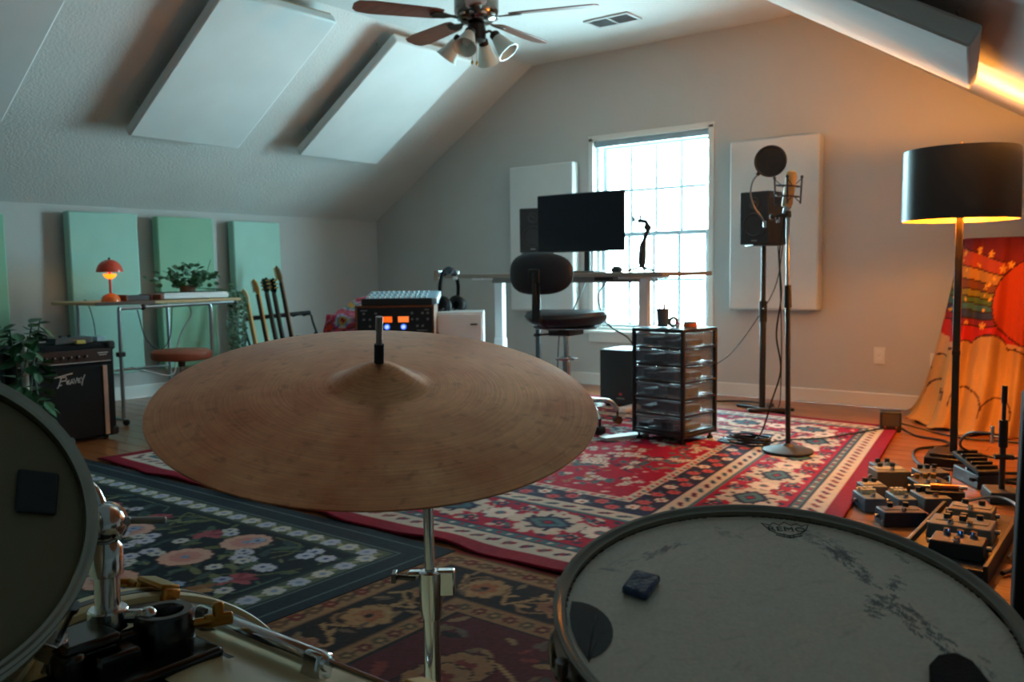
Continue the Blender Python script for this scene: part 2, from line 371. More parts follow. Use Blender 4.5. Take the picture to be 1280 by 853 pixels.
# left wall panels
def wpanel(ya, yb, m, zt, zb, label, th=.085, gap=.02, lean=.02):
    R = Matrix((Vector((0, 1, 0)), Vector((0, 0, 1)), Vector((1, 0, 0)))).transposed() @ Matrix.Rotation(-lean, 3, 'X')
    panel('wall_panel', label, 'green acoustic panels along the left wall', (XL+gap+th/2+.035, (ya+yb)/2, (zt+zb)/2), R, (yb-ya, zt-zb, th), m)
wpanel(3.05, 3.58, MINT, 1.44, .22, 'pale mint acoustic panel on the left wall behind the red lamp')
wpanel(3.74, 4.24, SAGE, 1.43, .22, 'sage green acoustic panel on the left wall behind the white keyboard')
wpanel(4.43, 4.91, MINT, 1.42, .22, 'pale mint acoustic panel on the left wall behind the guitar rack')
wpanel(2.12, 2.62, SAGE, 1.40, .22, 'green acoustic panel at the left picture edge behind the black cabinet')
# back wall panels
def bpanel(xa, xb, za, zb, label, th=.09):
    R = Matrix((Vector((-1, 0, 0)), Vector((0, 0, 1)), Vector((0, 1, 0)))).transposed(); R = Matrix((Vector((1, 0, 0)), Vector((0, 0, 1)), Vector((0, -1, 0)))).transposed()
    panel('wall_panel', label, 'white acoustic panels beside the window', ((xa+xb)/2, YB-.014-th/2, (za+zb)/2), R, (xb-xa, zb-za, th), FABW)
bpanel(-4.79, -4.12, .62, 1.865, 'white acoustic panel on the back wall behind the computer monitor')
bpanel(-2.735, -2.08, .66, 1.88, 'white acoustic panel on the back wall behind the microphone stand')
# ================================================================== RUGS (woven pattern as mesh colour)
class Paint:
    def __init__(s, w, h, res, bg):
        s.w, s.h = w, h; s.nx, s.ny = int(w/res)+1, int(h/res)+1
        s.a = np.zeros((s.ny, s.nx, 3)); s.a[:] = bg
        s.X, s.Y = np.meshgrid(np.linspace(0, w, s.nx), np.linspace(0, h, s.ny))
    def sub(s, cx, cy, r):
        i0 = max(0, int((cx-r)/s.w*(s.nx-1))); i1 = min(s.nx, int((cx+r)/s.w*(s.nx-1))+2)
        j0 = max(0, int((cy-r)/s.h*(s.ny-1))); j1 = min(s.ny, int((cy+r)/s.h*(s.ny-1))+2)
        return (slice(j0, j1), slice(i0, i1)) if i1 > i0 and j1 > j0 else None
    def ell(s, cx, cy, rx, ry, col, rot=0., a=1.):
        k = s.sub(cx, cy, max(rx, ry))
        if not k: return
        x = s.X[k]-cx; y = s.Y[k]-cy; c, sn = math.cos(rot), math.sin(rot); u = (x*c+y*sn)/rx; v = (-x*sn+y*c)/ry
        m = (u*u+v*v < 1); s.a[k][m] = s.a[k][m]*(1-a)+np.array(col)*a
    def dia(s, cx, cy, rx, ry, col, rot=0., p=1.):
        k = s.sub(cx, cy, max(rx, ry))
        if not k: return
        x = s.X[k]-cx; y = s.Y[k]-cy; c, sn = math.cos(rot), math.sin(rot)
        m = (np.abs((x*c+y*sn)/rx)**p+np.abs((-x*sn+y*c)/ry)**p < 1); s.a[k][m] = col
    def rect(s, xa, xb, ya, yb, col):
        m = (s.X >= xa) & (s.X < xb) & (s.Y >= ya) & (s.Y < yb); s.a[m] = col
    def frame(s, d0, d1, col):
        e = np.minimum(np.minimum(s.X, s.w-s.X), np.minimum(s.Y, s.h-s.Y)); s.a[(e >= d0) & (e < d1)] = col
    def flower(s, cx, cy, r, col, cc, n=5, rot=0., edge=None):
        for g, c in (((1.18, edge),) if edge is not None else ())+((1., col),):
            for i in range(n):
                a = rot+2*PI*i/n; s.ell(cx+.58*r*math.cos(a), cy+.58*r*math.sin(a), .45*r*g, .36*r*g, c, a)
        s.ell(cx, cy, .3*r, .3*r, cc)
    def stroke(s, pts, wd, col):
        for p in spline([(x, y, 0) for x, y in pts], 14): s.ell(p.x, p.y, wd, wd, col)
    def leaf(s, cx, cy, l, col, rot): s.ell(cx, cy, l, l*.36, col, rot)
    def path(s, d):
        """points and headings along a frame line at inset d"""
        w, h = s.w, s.h
        return [((d, d), (w-d, d), 0.), ((w-d, d), (w-d, h-d), PI/2), ((w-d, h-d), (d, h-d), PI), ((d, h-d), (d, d), -PI/2)]
    def along(s, d, step, fn):
        k = 0
        for (a, b, h) in s.path(d):
            L_ = math.hypot(b[0]-a[0], b[1]-a[1]); n = max(1, round(L_/step))
            for i in range(n):
                t = (i+.5)/n; fn(a[0]+(b[0]-a[0])*t, a[1]+(b[1]-a[1])*t, h, k); k += 1
rnd = random.Random(5)

def red_rug():
    RED, CRM, NAVY, TEAL, WHT, PNK = (164, 16, 60), (202, 196, 184), (38, 46, 78), (70, 112, 124), (222, 214, 204), (196, 92, 100)
    BRD = (138, 14, 44)
    p = Paint(3.62, 3.30, .0095, RED)
    p.frame(0, .085, BRD)
    p.frame(.085, .18, CRM)                                       # outer white guard
    p.along(.132, .075, lambda x, y, h, k: (p.ell(x, y, .03, .014, BRD if k % 2 else NAVY, h+.6), p.ell(x, y, .014, .007, TEAL if k % 2 else RED, h+.6)))
    p.frame(.18, .235, TEAL); p.frame(.18, .188, NAVY); p.frame(.226, .235, NAVY)
    p.along(.207, .045, lambda x, y, h, k: p.ell(x, y, .013, .009, RED if k % 2 else CRM, h+.7))
    p.frame(.235, .58, RED)                                       # main border
    def med(x, y, h, k):
        c, s_ = math.cos(h), math.sin(h)
        if k % 2:
            for dx, dy, r in ((0, 0, .115), (.10, 0, .07), (-.10, 0, .07), (.05, .09, .055), (-.05, .09, .055), (.05, -.09, .055), (-.05, -.09, .055), (.15, .03, .03), (-.15, -.03, .03)):
                p.flower(x+dx*c-dy*s_, y+dx*s_+dy*c, r, CRM, CRM, 6, rnd.random())
            p.dia(x, y, .11, .085, NAVY, h, 1.2); p.dia(x, y, .082, .06, TEAL, h, 1.2); p.dia(x, y, .045, .03, NAVY, h, 1.); p.ell(x, y, .018, .013, RED, h)
            for a in range(8): p.ell(x+.098*math.cos(a*PI/4+.39), y+.088*math.sin(a*PI/4+.39), .018, .012, NAVY, a*PI/4)
        else:
            p.flower(x, y, .075, WHT, RED, 7, h, edge=NAVY); p.ell(x, y, .02, .02, TEAL)
            for sx in (-1, 1):
                for sy in (-1, 1):
                    qx, qy = x+(sx*.07)*c-(sy*.11)*s_, y+(sx*.07)*s_+(sy*.11)*c
                    p.flower(qx, qy, .035, NAVY, PNK, 5, rnd.random(), edge=CRM); p.leaf(qx+.04*c*sx, qy+.04*s_*sx, .03, TEAL, h+sx*sy*.8)
    p.along(.41, .235, med)
    p.along(.265, .08, lambda x, y, h, k: p.ell(x, y, .022, .012, CRM if k % 2 else NAVY, h+.4))
    p.along(.552, .08, lambda x, y, h, k: p.ell(x, y, .022, .012, CRM if k % 2 else NAVY, h-.4))
    p.frame(.58, .635, TEAL); p.frame(.58, .587, NAVY)
    p.frame(.60, .685, CRM)                                       # inner guard with leaves
    p.along(.642, .085, lambda x, y, h, k: (p.leaf(x, y, .036, TEAL if k % 2 else (120, 40, 56), h+.35), p.leaf(x, y, .02, NAVY, h+.35)))
    p.frame(.685, .84, NAVY)
    def small(x, y, h, k):
        q = (k % 2-.5)*.05; x2, y2 = x-q*math.sin(h), y+q*math.cos(h)
        p.flower(x2, y2, .034, PNK if k % 3 else WHT, RED, 6, h, edge=(90, 40, 60)); p.leaf(x2+.04*math.cos(h), y2+.04*math.sin(h), .02, TEAL, h+.7)
    p.along(.762, .075, small)
    p.frame(.84, .885, CRM); p.along(.862, .05, lambda x, y, h, k: p.ell(x, y, .018, .010, TEAL if k % 2 else RED, h+.6))
    # field: scattered floral clusters
    for _ in range(230):
        x, y = rnd.uniform(.93, p.w-.93), rnd.uniform(.93, p.h-.93); q = rnd.random()
        for j in range(rnd.randint(3, 6)):
            X_, Y_ = x+rnd.gauss(0, .05), y+rnd.gauss(0, .035)
            if not (.90 < X_ < p.w-.90 and .90 < Y_ < p.h-.90): continue
            if q < .38: p.flower(X_, Y_, .026, WHT, TEAL, 5, rnd.random(), edge=NAVY)
            elif q < .62: p.flower(X_, Y_, .023, TEAL, NAVY, 5, rnd.random())
            elif q < .8: p.leaf(X_, Y_, .026, NAVY, rnd.random()*6)
            else: p.leaf(X_, Y_, .024, (150, 130, 96), rnd.random()*6)
    for sx in (.93, p.w-.93):                                    # corner and edge scallops
        for sy in np.arange(1.0, p.h-.9, .30):
            for a in range(10): p.ell(sx+.10*math.cos(a*.63), sy+.10*math.sin(a*.63), .014, .010, PNK if a % 2 else WHT)
    for sy in (.93, p.h-.93):
        for sx in np.arange(1.0, p.w-.9, .30):
            for a in range(10): p.ell(sx+.10*math.cos(a*.63), sy+.10*math.sin(a*.63), .014, .010, PNK if a % 2 else WHT)
    p.a[:] = np.clip(p.a+RNG.normal(0, 5, p.a.shape[:2])[..., None], 0, 255)
    return p
p = red_rug()
CN = [np.array(c) for c in ((-4.47, 2.19), (-.84, 2.20), (-1.36, 5.42), (-4.42, 5.62))]
def red_fn(u, v):
    q = [(1-u)*(1-v), u*(1-v), u*v, (1-u)*v]; x = sum(a*c[0] for a, c in zip(q, CN)); y = sum(a*c[1] for a, c in zip(q, CN))
    e = np.exp(-(v/.03)**2); y = y+e*.012*np.sin(u*31)+e*.008*np.sin(u*67+1)
    z = .017+e*.004*np.sin(u*40+.5)+.0015*np.sin(u*11)*np.sin(v*13); return x, y, z
RUG = mat_col('woven_wool')
r_ = grid_mesh('rug', p.nx, p.ny, red_fn, p.a, RUG, None, .008)
tag(r_, 'large red oriental rug with cream and navy borders spread towards the window', 'rug')

def navy_rug():
    NAVY, DK, LINE, PALE, SKY, WHT, PNK, MAU, TAN, GRN, OLV = (25, 39, 50), (31, 48, 60), (96, 118, 124), (112, 124, 108), (126, 152, 190), (196, 200, 196), (196, 144, 140), (134, 62, 78), (176, 138, 100), (72, 98, 88), (92, 104, 72)
    p = Paint(2.70, 1.95, .0058, NAVY)
    p.frame(0, .135, DK); p.frame(.052, .058, LINE); p.frame(.128, .134, LINE)
    p.frame(.135, .245, (84, 100, 88)); p.frame(.135, .148, (40, 56, 58)); p.frame(.232, .245, (40, 56, 58))
    def bd(x, y, h, k):
        p.flower(x, y, .036, WHT if k % 2 else (180, 190, 210), SKY, 7, h, edge=(60, 76, 74))
        p.leaf(x+.045*math.cos(h), y+.045*math.sin(h), .024, PALE, h+.7); p.leaf(x+.045*math.cos(h), y+.045*math.sin(h), .022, (150, 156, 120), h-.7)
    p.along(.19, .092, bd)
    m = .27
    for _ in range(70):                                           # vines
        x, y = rnd.uniform(m, p.w-m), rnd.uniform(m, p.h-m); a = rnd.random()*6.3; pts = []
        for j in range(6):
            pts.append((min(max(x, m), p.w-m), min(max(y, m), p.h-m))); x += .07*math.cos(a); y += .07*math.sin(a); a += rnd.uniform(-.7, .9)
        p.stroke(pts, .0055, OLV if rnd.random() < .5 else GRN)
    def inside(x, y): return m < x < p.w-m and m < y < p.h-m
    for _ in range(620):
        x, y = rnd.uniform(m, p.w-m), rnd.uniform(m, p.h-m); a = rnd.random()*6.3
        p.leaf(x, y, rnd.uniform(.02, .05), rnd.choice([GRN, OLV, (58, 84, 84), (110, 122, 92), (48, 72, 80)]), a)
    for _ in range(16):                                           # acanthus tan leaves
        x, y = rnd.uniform(m+.08, p.w-m-.08), rnd.uniform(m+.08, p.h-m-.08); a = rnd.random()*6.3
        for j in range(7): p.leaf(x+.05*math.cos(a+j*.5-1.5), y+.05*math.sin(a+j*.5-1.5), .06, TAN if j % 2 else (140, 104, 72), a+j*.5-1.5)
    big = []
    for _ in range(400):
        x, y = rnd.uniform(m+.07, p.w-m-.07), rnd.uniform(m+.07, p.h-m-.07)
        if all((x-q)**2+(y-w)**2 > .026 for q, w in big): big.append((x, y))
    for k, (x, y) in enumerate(big):
        if k % 3 == 0:
            p.flower(x, y, .088, (206, 170, 156), MAU, 12, rnd.random(), edge=(70, 50, 56)); p.flower(x, y, .055, PNK, (150, 70, 84), 9, rnd.random()); p.ell(x, y, .016, .016, SKY)
        elif k % 3 == 1:
            for j in range(5): p.leaf(x+.02*math.cos(j), y+.02*math.sin(j), .055, MAU if j % 2 else (160, 88, 98), j*.5)
        else:
            for j in range(4):
                dx, dy = rnd.gauss(0, .055), rnd.gauss(0, .05)
                if inside(x+dx, y+dy): p.flower(x+dx, y+dy, .034, (190, 198, 216), (70, 92, 150), 8, rnd.random(), edge=(60, 80, 110))
    for _ in range(150):
        x, y = rnd.uniform(m, p.w-m), rnd.uniform(m, p.h-m); p.flower(x, y, .03, rnd.choice([WHT, (184, 192, 208), (150, 170, 200)]), (66, 86, 140), 7, rnd.random(), edge=(44, 62, 84))
    p.a[:] = np.clip(p.a+RNG.normal(0, 4, p.a.shape[:2])[..., None], 0, 255); return p
p = navy_rug()
o = grid_mesh('rug', p.nx, p.ny, lambda u, v: (-4.66+2.70*u, .225+1.95*v+0*u, .008+.001*np.sin(u*9)*np.sin(v*7)), p.a, RUG, None, .006)
tag(o, 'dark navy floral rug with pink and pale blue flowers beside the bass drum', 'rug')

def brown_rug():
    TAN, BLK, GLD, MAR, RED, DKT = (148, 118, 84), (34, 30, 32), (158, 126, 88), (82, 30, 38), (120, 32, 42), (104, 78, 56)
    p = Paint(2.45, 2.55, .0075, MAR)
    p.frame(0, .02, RED); p.frame(.02, .032, DKT); p.frame(.032, .115, TAN)
    p.along(.073, .06, lambda x, y, h, k: (p.flower(x, y, .027, DKT if k % 2 else (110, 50, 48), GLD, 6, h), p.leaf(x+.03*math.cos(h), y+.03*math.sin(h), .014, (70, 58, 50), h+.8)))
    p.frame(.115, .335, BLK); p.frame(.115, .123, DKT); p.frame(.326, .335, DKT)
    def scr(x, y, h, k):
        c, s_ = math.cos(h), math.sin(h)
        T = lambda a, b: (x+a*c-b*s_, y+a*s_+b*c)
        sg = 1 if k % 2 else -1
        p.stroke([T(-.12, -.06*sg), T(-.04, .06*sg), T(.04, -.05*sg), T(.12, .06*sg)], .007, GLD)
        p.stroke([T(-.02, .04*sg), T(.05, .08*sg), T(.09, .03*sg), T(.05, .0)], .006, (130, 100, 70))
        if k % 2 == 0: p.flower(*T(0, 0), .075, GLD, RED, 8, h, edge=DKT); p.flower(*T(0, 0), .045, (150, 96, 66), BLK, 6, h)
        else: p.flower(*T(0, 0), .045, (138, 96, 74), (90, 40, 40), 6, h, edge=GLD)
        for j in range(7): p.leaf(*T(rnd.uniform(-.13, .13), rnd.uniform(-.09, .09)), .026, rnd.choice([GLD, (126, 104, 78), (96, 82, 70)]), h+rnd.random()*3)
    p.along(.226, .24, scr)
    p.frame(.335, .405, (140, 108, 76))
    p.along(.37, .055, lambda x, y, h, k: p.flower(x, y, .024, (96, 50, 46) if k % 2 else (86, 76, 58), GLD, 6, h))
    p.frame(.405, .415, BLK)
    for _ in range(85):
        x, y = rnd.uniform(.45, p.w-.45), rnd.uniform(.45, p.h-.45); a = rnd.random()*6.3; pts = []
        for j in range(5): pts.append((min(max(x, .42), p.w-.42), min(max(y, .42), p.h-.42))); x += .06*math.cos(a); y += .06*math.sin(a); a += rnd.uniform(-.5, 1.1)
        p.stroke(pts, .007, rnd.choice([GLD, (120, 92, 66), BLK]))
    for _ in range(330):
        x, y = rnd.uniform(.44, p.w-.44), rnd.uniform(.44, p.h-.44)
        p.leaf(x, y, rnd.uniform(.02, .045), rnd.choice([(140, 112, 80), (112, 92, 70), BLK, (96, 84, 76), (120, 56, 50)]), rnd.random()*6)
    for _ in range(26):
        x, y = rnd.uniform(.55, p.w-.55), rnd.uniform(.55, p.h-.55); p.flower(x, y, .085, (140, 108, 78), MAR, 8, rnd.random(), edge=BLK); p.flower(x, y, .045, (110, 50, 46), GLD, 6)
    p.a[:] = np.clip(p.a+RNG.normal(0, 5, p.a.shape[:2])[..., None], 0, 255); return p
p = brown_rug()
o = grid_mesh('rug', p.nx, p.ny, lambda u, v: (-2.005+2.45*u, -.365+2.55*v+0*u, .006+.001*np.sin(u*9)*np.sin(v*7)), p.a, RUG, None, .005)
tag(o, 'worn brown and black patterned rug under the drum kit', 'rug')
# ================================================================== DRUM KIT
def bronze():
    m = bpy.data.materials.new('lathed_bronze'); m.use_nodes = True; nt = m.node_tree; N = nt.nodes; L = nt.links; b = N['Principled BSDF']
    tc = N.new('ShaderNodeTexCoord'); sp = N.new('ShaderNodeSeparateXYZ'); L.new(tc.outputs['Object'], sp.inputs[0])
    def math_(op, a, b_=None, v=None):
        n = N.new('ShaderNodeMath'); n.operation = op; L.new(a, n.inputs[0])
        if b_ is not None: L.new(b_, n.inputs[1])
        if v is not None: n.inputs[1].default_value = v
        return n.outputs[0]
    r = math_('SQRT', math_('ADD', math_('MULTIPLY', sp.outputs[0], sp.outputs[0]), math_('MULTIPLY', sp.outputs[1], sp.outputs[1])))
    cx = N.new('ShaderNodeCombineXYZ'); L.new(math_('MULTIPLY', r, v=1.), cx.inputs[0])
    ang = math_('ARCTAN2', sp.outputs[1], sp.outputs[0]); L.new(math_('MULTIPLY', ang, v=.004), cx.inputs[1])
    g = N.new('ShaderNodeTexNoise'); g.inputs['Scale'].default_value = 420; g.inputs['Detail'].default_value = 4; L.new(cx.outputs[0], g.inputs['Vector'])
    n1 = N.new('ShaderNodeTexNoise'); n1.inputs['Scale'].default_value = 9; n1.inputs['Detail'].default_value = 8; n1.inputs['Roughness'].default_value = .65; L.new(tc.outputs['Object'], n1.inputs['Vector'])
    n2 = N.new('ShaderNodeTexNoise'); n2.inputs['Scale'].default_value = 60; n2.inputs['Detail'].default_value = 4; L.new(tc.outputs['Object'], n2.inputs['Vector'])
    cr = N.new('ShaderNodeValToRGB'); L.new(n1.outputs[0], cr.inputs[0]); e = cr.color_ramp.elements
    e[0].position = .3; e[0].color = (*lin((206, 122, 78)), 1); e[1].position = .68; e[1].color = (*lin((246, 180, 130)), 1)
    mx = N.new('ShaderNodeMix'); mx.data_type = 'RGBA'; mx.blend_type = 'MULTIPLY'; mx.inputs[0].default_value = .3
    c2 = N.new('ShaderNodeValToRGB'); L.new(g.outputs[0], c2.inputs[0]); c2.color_ramp.elements[0].position = .35; c2.color_ramp.elements[0].color = (.45, .42, .4, 1); c2.color_ramp.elements[1].position = .6
    L.new(cr.outputs[0], mx.inputs[6]); L.new(c2.outputs[0], mx.inputs[7])
    c3 = N.new('ShaderNodeValToRGB'); L.new(n2.outputs[0], c3.inputs[0]); c3.color_ramp.elements[0].position = .28; c3.color_ramp.elements[0].color = (.35, .3, .28, 1); c3.color_ramp.elements[1].position = .42
    m2 = N.new('ShaderNodeMix'); m2.data_type = 'RGBA'; m2.blend_type = 'MULTIPLY'; m2.inputs[0].default_value = .42
    L.new(mx.outputs[2], m2.inputs[6]); L.new(c3.outputs[0], m2.inputs[7]); L.new(m2.outputs[2], b.inputs['Base Color'])
    b.inputs['Metallic'].default_value = .72
    rr = N.new('ShaderNodeMapRange'); rr.inputs[3].default_value = .25; rr.inputs[4].default_value = .40; L.new(n1.outputs[0], rr.inputs[0]); L.new(rr.outputs[0], b.inputs['Roughness'])
    bu = N.new('ShaderNodeBump'); bu.inputs['Strength'].default_value = .28; bu.inputs['Distance'].default_value = .0012
    L.new(g.outputs[0], bu.inputs['Height']); L.new(bu.outputs[0], b.inputs['Normal']); return m
CYM_C = Vector((-.745, .698, .807)); CYM_N = Vector((.205, -.156, .966)).normalized()
t = thing('ride_cymbal', 'large worn bronze ride cymbal tilted on a chrome stand in the foreground', 'cymbal', CYM_C, M3=frame(CYM_N))
prof = []
for i in range(61):
    r = .254*i/60
    z = .034*(1-(r/.254)**1.9)*.62 - .002
    if r < .062: z += .025*(.5+.5*math.cos(PI*r/.062))**.8
    prof.append((max(r, .0055), z))
prof = prof+[(r, z-.0016) for r, z in prof[::-1]]
MB().lathe(prof, 144, close=True).build('bronze_plate', bronze(), t, 0, 50)
# stand
st_t = thing('cymbal_stand', 'chrome cymbal stand with a telescoping tube holding the bronze cymbal', 'stand', (-.757, .790, 0))
O = Vector((-.757, .790, 0)); top = Vector((-.704, .732, .70))
cz = CYM_C-O
part(st_t, 'upper_tube', CHROME, lambda b: b.cyl((0, 0, .56), (-.004, .002, .735), .0066, 20))
part(st_t, 'lower_tube', CHROME, lambda b: b.cyl((.004, -.003, .16), (.001, 0, .555), .0108, 20))
def clamp(b):
    b.lathe([(.0125, .512), (.0145, .53), (.0155, .562), (.0155, .572), (.012, .574), (.0085, .574)], 24, None, (.001, 0, 0))
part(st_t, 'tube_clamp', CHROME, clamp)
part(st_t, 'clamp_flange', CHROME, lambda b: b.box((.016, .012, .558), (.024, .016, .034), rotm(rz=.66)).box((-.012, -.008, .570), (.03, .014, .006), rotm(rz=.66)), .003)
part(st_t, 'wing_bolt', DSTEEL, lambda b: b.cyl((-.014, -.012, .563), (-.034, -.026, .565), .0035, 8).box((-.036, -.028, .566), (.006, .02, .012), rotm(rz=.66)), .001)
part(st_t, 'tilter', CHROME, lambda b: b.ball((-.006, .003, .742), .014, 14, 9).cyl((-.006, .003, .742), tuple(cz-CYM_N*.03), .006, 12).cyl((-.006, -.014, .742), (-.006, .02, .742), .008, 14))
part(st_t, 'cymbal_rod', STEEL, lambda b: b.cyl(tuple(cz-CYM_N*.035), tuple(cz+CYM_N*.098), .0034, 12))
part(st_t, 'sleeve', RUBBER, lambda b: b.cyl(tuple(cz+CYM_N*.034), tuple(cz+CYM_N*.066), .0056, 14))
part(st_t, 'rod_tip', STEEL, lambda b: b.cyl(tuple(cz+CYM_N*.082), tuple(cz+CYM_N*.099), .0042, 12).cyl(tuple(cz+CYM_N*.066), tuple(cz+CYM_N*.080), .0036, 12))
part(st_t, 'felt_washer', mat('grey_felt', (90, 88, 84), .95), lambda b: b.cyl(tuple(cz-CYM_N*.006), tuple(cz+CYM_N*.012), .016, 18))
for k in range(3):
    a = .15+k*1.42
    part(st_t, 'leg', CHROME, lambda b: b.tube([(.004, -.003, .30), (.12*math.cos(a), .12*math.sin(a), .20), (.26*math.cos(a), .26*math.sin(a), .022)], .006, 8))
    part(st_t, 'rubber_foot', RUBBER, lambda b: b.ball((.265*math.cos(a), .265*math.sin(a), .022), .014, 10, 7))

# ---- generic drum pieces
def hoop(b, R, z0, dirn=1, h=.036):
    """triple-flanged hoop profile, dirn +1 up"""
    p = [(R-.006, z0-.018*dirn), (R+.004, z0-.018*dirn), (R+.004, z0-.016*dirn), (R-.003, z0-.014*dirn), (R-.003, z0+.006*dirn), (R+.001, z0+.0095*dirn), (R+.0045, z0+.0095*dirn), (R+.005, z0+.008*dirn), (R+.0035, z0+.007*dirn)]
    q = [(r-.0022, z) for r, z in p[::-1] if r < R+.003]
    b.lathe(p+[(R-.0055, z0+.0065*dirn), (R-.0055, z0-.016*dirn)], 120, close=True)
def lug(b, R, a, z, l):
    c, s = math.cos(a), math.sin(a); F = rotm(rz=a)
    b.box(((R+.009)*c, (R+.009)*s, z), (.02, .018, l), F); b.ball(((R+.018)*c, (R+.018)*s, z), (.009, .010, l*.5), 10, 8, F)
def rod(b, R, a, z0, z1):
    c, s = math.cos(a), math.sin(a); b.cyl(((R+.012)*c, (R+.012)*s, z0), ((R+.012)*c, (R+.012)*s, z1), .0028, 8); b.cyl(((R+.012)*c, (R+.012)*s, z1-.004), ((R+.012)*c, (R+.012)*s, z1+.008), .005, 8)

# ---- snare drum (local z = head normal)
SN_C = Vector((-.2596, .6853, .6713)); u_ = Vector((.786, .618, .009)); v_ = Vector((-.606, .768, .207)); n_ = u_.cross(v_).normalized()
sn = thing('snare_drum', 'snare drum with a scuffed coated white head and dark nickel hoop', 'drum', SN_C, M3=Matrix((u_, v_, n_)).transposed())
RS = .183
NICK = mat('dark_nickel_hoop', (122, 116, 108), .24, 1., var=.08, scale=20)
part(sn, 'hoop', NICK, lambda b: hoop(b, RS, -.0095))
part(sn, 'hoop', NICK, lambda b: hoop(b, RS, -.165, -1))
part(sn, 'shell', mat('bronze_black_shell', (58, 50, 44), .28, .85, var=.15), lambda b: b.lathe([(.170, -.155), (.1765, -.150), (.1765, -.092), (.179, -.088), (.1765, -.084), (.1765, -.03), (.174, -.014)], 96))
part(sn, 'snare_side_head', mat('clear_head', (170, 168, 160), .4), lambda b: b.lathe([(0, -.161), (.176, -.161), (.176, -.158)], 64))
for k in range(10):
    a = 2*PI*k/10+.25
    lg = part(sn, 'lug', NICK, lambda b: lug(b, .1765, a, -.088, .05), .002)
    part(lg, 'tension_rod', STEEL, lambda b: rod(b, .1775, a, -.06, -.018)); part(lg, 'tension_rod', STEEL, lambda b: rod(b, .1775, a, -.115, -.164))
part(sn, 'throw_off', BLACK, lambda b: b.box((-.195, -.02, -.105), (.022, .034, .085)).box((-.209, -.02, -.10), (.012, .022, .07)), .005)
part(sn, 'throw_off_knob', NICK, lambda b: b.cyl((-.195, -.02, -.065), (-.195, -.02, -.05), .006, 14))
def head_paint():
    n = 240; s_ = .176; ax = np.linspace(-s_, s_, n); U, V = np.meshgrid(ax, ax); a = np.zeros((n, n, 3)); a[:] = (236, 216, 196)
    class H(Paint):
        def __init__(s): s.w = s.h = 2*s_; s.nx = s.ny = n; s.a = a; s.X, s.Y = U+s_, V+s_
    p = H(); q = random.Random(3)
    for _ in range(420):                                           # faint brush wear
        x, y = q.uniform(0, 2*s_), q.uniform(0, 2*s_); p.ell(x, y, q.uniform(.004, .016), q.uniform(.0008, .002), (236, 224, 208) if q.random() < .6 else (204, 186, 168), q.gauss(.2, .35), .35)
    def smear(pts, wdt, k, ang, dark=(46, 40, 38), al=.7):
        for _ in range(k):
            i = q.randrange(len(pts)-1); t = q.random(); x = pts[i][0]*(1-t)+pts[i+1][0]*t+q.gauss(0, wdt)+s_; y = pts[i][1]*(1-t)+pts[i+1][1]*t+q.gauss(0, wdt*.7)+s_
            p.ell(x, y, q.uniform(.0018, .0075), q.uniform(.0007, .0013), dark, ang+q.gauss(0, .25), al*q.uniform(.45, 1))
    smear([(.055, .148), (.078, .118), (.088, .09)], .007, 90, -1.0, (104, 92, 82), .5)
    smear([(.078, .112), (.088, .085), (.094, .05)], .0045, 60, -1.15)
    smear([(.096, .032), (.104, .006), (.110, -.02), (.117, -.05)], .006, 85, -1.2)
    smear([(.076, .002), (.084, .018), (.092, .03)], .004, 22, -.9)
    smear([(-.10, .098), (-.06, .126)], .004, 40, .7, (96, 86, 78), .55)
    smear([(.105, .04), (.122, .055)], .004, 16, -1.1); smear([(.138, .082), (.142, .102)], .003, 8, -.6)
    smear([(.12, -.05), (.13, -.09)], .006, 24, -1.3, (90, 80, 72), .6)
    smear([(-.14, .075), (-.11, .095)], .005, 14, .2, (140, 130, 120), .5); smear([(0, .135), (-.02, .148)], .006, 14, -.7, (130, 122, 112), .5)
    smear([(.03, -.10), (.09, -.14)], .012, 30, .4, (140, 130, 118), .5)
    return a
hm = mat_col('coated_drum_head', .42, .12, 300, 0, .5, coat=.8)
hp = head_paint(); n = 240
me_o = grid_mesh('drum_head', n, n, lambda u, v: ((u-.5)*.352, (v-.5)*.352, -.0085+0*u), hp, hm, sn)
import bmesh
bm = bmesh.new(); bm.from_mesh(me_o.data); bmesh.ops.delete(bm, geom=[v for v in bm.verts if v.co.x**2+v.co.y**2 > .1775**2], context='VERTS'); bm.to_mesh(me_o.data); bm.free()
# crown logo printed on the head
INK = mat('black_print_ink', (34, 31, 30), .6)
def text_mesh(txt, size, name, m, parent, loc, R=None, extr=.0001, sx=1., shear=0.):
    cu = bpy.data.curves.new('txt', 'FONT'); cu.body = txt; cu.size = size; cu.align_x = 'CENTER'; cu.align_y = 'CENTER'; cu.extrude = extr; cu.shear = shear; cu.resolution_u = 2
    to = bpy.data.objects.new('txt', cu); COL.objects.link(to); dg = bpy.context.evaluated_depsgraph_get(); dg.update()
    me = bpy.data.meshes.new_from_object(to.evaluated_get(dg)); bpy.data.objects.remove(to)
    o = bpy.data.objects.new(name, me); COL.objects.link(o); me.materials.clear(); me.materials.append(m)
    o.matrix_local = Matrix.Translation(Vector(loc)) @ (R if R is not None else Matrix.Identity(3)).to_4x4() @ Matrix.Diagonal((sx, 1, 1, 1))
    if parent is not None: o.parent = parent
    return o
b = MB()
cw = [(-.024, .012), (-.016, .008), (-.012, .013), (-.006, .009), (0, .015), (.006, .009), (.012, .013), (.016, .008), (.024, .012), (.019, .001), (.012, -.006), (0, -.010), (-.012, -.006), (-.019, .001)]
b.tube([(x, y, 0) for x, y in cw], .0008, 4, closed=True); b.tube([(-.013, -.009, 0), (0, -.014, 0), (.013, -.009, 0)], .0008, 4)
RZ = rotm(rz=-.12)
